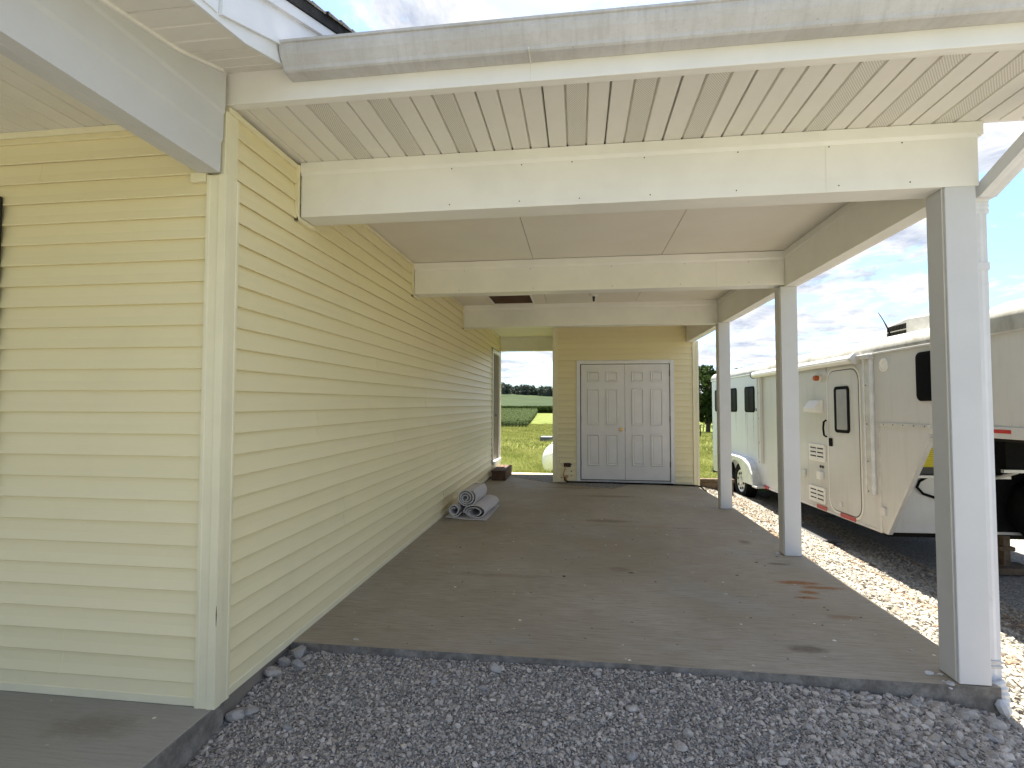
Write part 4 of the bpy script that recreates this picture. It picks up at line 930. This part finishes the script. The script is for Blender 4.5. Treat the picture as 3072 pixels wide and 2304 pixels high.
tb('panel_seam', -.003, .0, 1.24, 1.25, 1.84, 1.99, 'dark_metal'); tb('panel_seam', -.003, .0, 2.95, 2.957, -.2, 1.98, 'aluminium')
# awning
TP('awning_tube', MB().tube([(-.085, .40, 1.965), (-.085, 3.88, 1.965)], .058, 16), 'awning_white', smooth=True); TP('awning_cover', MB().prism([(-.145, 1.95), (-.10, 2.02), (.0, 2.005), (.0, 1.985)], 'y', .44, 3.86), 'awning_white')
TP('awning_end', MB().lathe([(.03, 0), (.075, .01), (.075, .05), (.06, .07), (.06, .10), (.03, .12)], (-.085, .29, 1.965), 'y', 18), 'aluminium', smooth=True)
TP('awning_end', MB().lathe([(.07, 0), (.07, .02), (.02, .03)], (-.085, 3.87, 1.965), 'y', 16), 'dark_metal', smooth=True)
for t in (.17, 3.74):
    ar = TP('awning_arm', MB().prism([(-.055, t - .08), (-.02, t - .09), (-.002, t - .09), (-.002, t + .09), (-.02, t + .09), (-.055, t + .08), (-.055, t + .05), (-.045, t + .045), (-.045, t - .045), (-.055, t - .05)], 'z', .21, 1.99), 'aluminium' if t < 1 else 'trailer_skin')
    for z in (.24, .62, 1.1, 1.6): put(MB_shift(MB().lathe([(.010, 0), (.007, -.006)], (-.052, t, z), 'x', 8)), 'screw', 'dark_metal', ar, local=True)
TP('awning_bracket', MB().box((-.10, .06, 1.94), (-.002, .30, 2.0)), 'aluminium', bevel=.01)
# small fittings
TP('marker_light', MB().lathe([(.055, 0), (.055, -.02), (.045, -.03)], (-.001, 1.43, 1.765), 'x', 18), 'porcelain', smooth=True); TP('marker_lens', MB().lathe([(.042, -.03), (.042, -.085), (.03, -.10), (.005, -.105)], (-.001, 1.43, 1.765), 'x', 18), 'lens_amber', smooth=True)
sp_ = TP('speaker_grille', MB().lathe([(.085, 0), (.085, -.012), (.065, -.018), (.06, -.010), (.02, -.014)], (-.001, -.13, 1.84), 'x', 22), 'vent_plastic', smooth=True)
TP('range_vent', MB().prism([(.0, 1.42), (-.035, 1.42), (-.115, 1.31), (-.115, 1.245), (.0, 1.245)], 'y', 1.40, 1.75), 'vent_plastic', bevel=.008); TP('vent_plate', MB().box((-.02, 1.36, 1.235), (0, 1.76, 1.43)), 'vent_plastic', bevel=.004)
def louvre(t0, t1, z0, z1):
    v = TP('vent', MB().rrect(t0, t1, z0, z1, .015, 'x', -.022, .002), 'vent_plastic', bevel=.004); w = (t1 - t0)
    for c in range(2):
        for r_ in range(3):
            a = t0 + .04 + c * (w - .06) / 2; zz = z1 - .05 - r_ * .062
            put(MB_shift(MB().box((-.0245, a, zz - .035), (-.021, a + (w - .14) / 2, zz))), 'slot', 'dark_recess', v, local=True)
            put(MB_shift(MB().prism([(-.026, zz - .037), (-.030, zz - .030), (-.022, zz - .012)], 'y', a, a + (w - .14) / 2)), 'slat', 'vent_plastic', v, local=True)
louvre(1.31, 1.80, .485, .745); louvre(1.33, 1.82, -.15, .095)
TP('inlet_cover', MB().rrect(1.38, 1.50, .22, .34, .02, 'x', -.06, .0), 'vent_plastic', bevel=.01)
for t in (1.40, 1.47): TP('key_lock', MB().lathe([(.022, 0), (.022, -.012), (.012, -.018)], (0, t, .41), 'x', 12), 'dark_metal')
TP('hatch_latch', MB().rrect(1.93, 2.03, .20, .30, .01, 'x', -.03, .0), 'chrome', bevel=.004)
tb('hatch_seam', -.003, 0, 1.86, 1.868, -.15, .95, 'aluminium'); tb('tie_ring', -.02, 0, 3.965, 3.985, 1.24, 1.30, 'dark_metal')
# wheels, fender
WT = (4.80, 5.60)
def wheel(par, X, t, z, Rr, sgn=-1, name='wheel', loc=True):
    w = put(MB_shift(MB().lathe([(Rr * .60, .0), (Rr * .66, sgn * .03), (Rr * .86, sgn * .045), (Rr * .97, sgn * .030), (Rr, sgn * -.02), (Rr, sgn * -.16), (Rr * .95, sgn * -.20), (Rr * .6, sgn * -.21)], (X, t, z), 'x', 36)), name, 'black_rubber', par, local=True, smooth=True)
    put(MB_shift(MB().lathe([(Rr * .62, sgn * .012), (Rr * .60, sgn * .02), (Rr * .54, sgn * .012), (Rr * .50, sgn * -.035), (Rr * .40, sgn * -.02), (Rr * .25, sgn * .0), (Rr * .22, sgn * .035), (Rr * .10, sgn * .045)], (X, t, z), 'x', 36)), 'rim', 'chrome', w, local=True, smooth=True)
    for k in range(8):
        a = k * math.pi / 4 + .2; cy, cz2 = t + Rr * .44 * math.cos(a), z + Rr * .44 * math.sin(a)
        put(MB_shift(MB().lathe([(Rr * .075, -.026 * -sgn), (Rr * .07, -.020 * -sgn)], (X, cy, cz2), 'x', 10)), 'hand_hole', 'dark_recess', w, local=True)
    return w
for t in WT: wheel(tr, -.03, t, -.272, .39); wheel(tr, W + .06, t, -.272, .39, 1)
def fender(X0, X1):
    out = [(3.80, -.235), (3.86, -.02), (4.02, .14), (4.28, .235), (4.6, .262), (5.75, .262), (6.02, .235), (6.2, .14), (6.32, -.02), (6.36, -.235)]
    inn = [(6.60, -.235), (6.40, -.235)]
    def arc(c, r, a0, a1, n=9): return [(c + r * math.cos(R(a0 + (a1 - a0) * i / n)), -.272 + r * math.sin(R(a0 + (a1 - a0) * i / n))) for i in range(n + 1)]
    face = out + arc(WT[1], .455, 5, 150) + arc(WT[0], .455, 30, 175)
    f = TP('fender', MB().prism(face, 'x', X0, X0 + .03), 'fender', bevel=.006)
    # rounded top skin from the outer edge to the body
    vs = []; 
    for t, z in out: vs += [(X0 + .004, t, z), (X0 + .03, t + (.02 if t < 4.3 else -.02 if t > 6.1 else 0), z + .015 if -.2 < z else z), (X1, t + (.03 if t < 4.3 else -.03 if t > 6.1 else 0), z + .02 if -.2 < z else z)]
    n = len(out); put(MB_shift(MB().add(vs, [(i * 3 + j, i * 3 + j + 1, (i + 1) * 3 + j + 1, (i + 1) * 3 + j) for i in range(n - 1) for j in range(2)])), 'fender_top', 'fender', f, local=True, smooth=True)
    return f
fender(-.17, .0)
tb('step_rail', -.17, .0, 3.60, 3.84, -.262, -.225, 'aluminium'); tb('reflector', -.02, -.005, 3.42, 3.60, -.25, -.20, 'reflector_red')
tb('wheel_well', .02, .5, 3.95, 6.5, -.23, .20, 'dark_recess'); tb('underframe', .25, W - .25, .3, 6.8, -.36, -.24, 'dark_recess')
tb('axle', .1, W - .1, 4.74, 4.86, -.33, -.21, 'dark_metal'); tb('axle', .1, W - .1, 5.62, 5.74, -.33, -.21, 'dark_metal')
tb('rear_bumper', .0, W, 6.95, 7.02, -.36, -.22, 'dark_metal'); TP('tail_lamp', MB().lathe([(.05, 0), (.05, .02), (.03, .03)], (.18, 6.95, .55), 'y', 14), 'reflector_red'); tb('rear_hinge', .0, .03, 6.95, 7.02, .75, .86, 'dark_metal'); tb('rear_hinge', .0, .03, 6.95, 7.02, .5, .6, 'dark_metal')
TP('roof_vent', MB().box((.85, 1.85, 2.27), (1.35, 2.35, 2.36)), 'ac_plastic', bevel=.02); TP('roof_vent', MB().box((.85, 6.2, 2.26), (1.3, 6.6, 2.34)), 'ac_plastic', bevel=.02)
# air conditioner
ac = TP('air_conditioner', MB().prism([(.84, 2.24), (.80, 2.46), (.38, 2.515), (-.05, 2.49), (-.48, 2.40), (-.52, 2.24)], 'x', .60, 1.35), 'ac_plastic', bevel=.025)
for k in range(13):
    for z0, z1 in ((2.285, 2.355), (2.37, 2.44)): put(MB_shift(MB().box((.592, .38 + k * .031, z0 + k * -.0), (.602, .397 + k * .031, z1))), 'grille_slot', 'dark_recess', ac, local=True)
TP('antenna', MB().tube([(.30, .22, 2.24), (.30, .26, 2.34), (.30, .36, 2.48), (.30, .46, 2.60)], [.012, .010, .006, .004], 8), 'black_rubber', smooth=True)
# front wall of the lower box
tb('propane_box', .40, 1.10, -.08, -.002, .60, .98, 'trailer_white'); TP('warning_sticker', MB().box((.44, -.086, .585), (.72, -.081, .82)), 'yellow_label'); tb('shelf', .30, 1.40, -.14, -.002, .455, .49, 'aluminium'); tb('battery_box', .40, 1.10, -.09, -.004, .49, .585, 'dark_metal')
TP('cable', MB().tube([(.52, -.02, .45), (.43, -.03, .40), (.40, -.03, .33), (.47, -.03, .25), (.62, -.03, .20), (.78, -.03, .13)], .016, 8), 'black_rubber', smooth=True)
TP('coupler', MB().tube([(W / 2, -2.1, 1.03), (W / 2, -2.1, .45)], .06, 12), 'dark_metal'); tb('underside', .05, W - .05, -2.45, -.3, 1.0, 1.032, 'dark_recess')
sw_ = wheel(tr, 0, 0, TZ, .42, -1, 'spare_wheel')
sw_.rotation_euler = (0, 0, R(90)); sw_.location = (1.82, -.24, .10 - TZ); sw_.children[0].data.materials[0] = M['porcelain']
tb('tool_box', 1.12, 2.25, -.42, -.004, .60, .985, 'black_rubber'); tb('black_panel', 1.14, 2.30, -.03, -.004, -.20, .60, 'black_rubber'); TP('box_bracket', MB().box((1.08, -.44, .565), (2.28, -.40, .60)).tube([(1.24, -.42, .57), (1.06, -.03, .38)], .018, 8), 'aluminium')  # flat black panel added to darken the wall behind the spare wheel
jk = TP('jack_stand', MB().box((1.36, -.04, -.64), (1.44, .06, -.24)).box((1.30, -.06, -.42), (1.48, .08, -.37)), 'timber', bevel=.006); TP('jack_foot', MB().box((1.15, -.15, -.68), (1.66, .16, -.60)), 'timber', jk, bevel=.01)

# mats under the trailer edge
tag(put(MB().box((4.88, 5.55, float(hgt(4.95, 5.9)) - .0), (5.28, 6.55, float(hgt(5.1, 5.9)) + .03)), 'wood_board', 'dark_metal', bevel=.01), 'grey board lying on the gravel below the trailer door', 'board')

print('objects', len(bpy.data.objects))
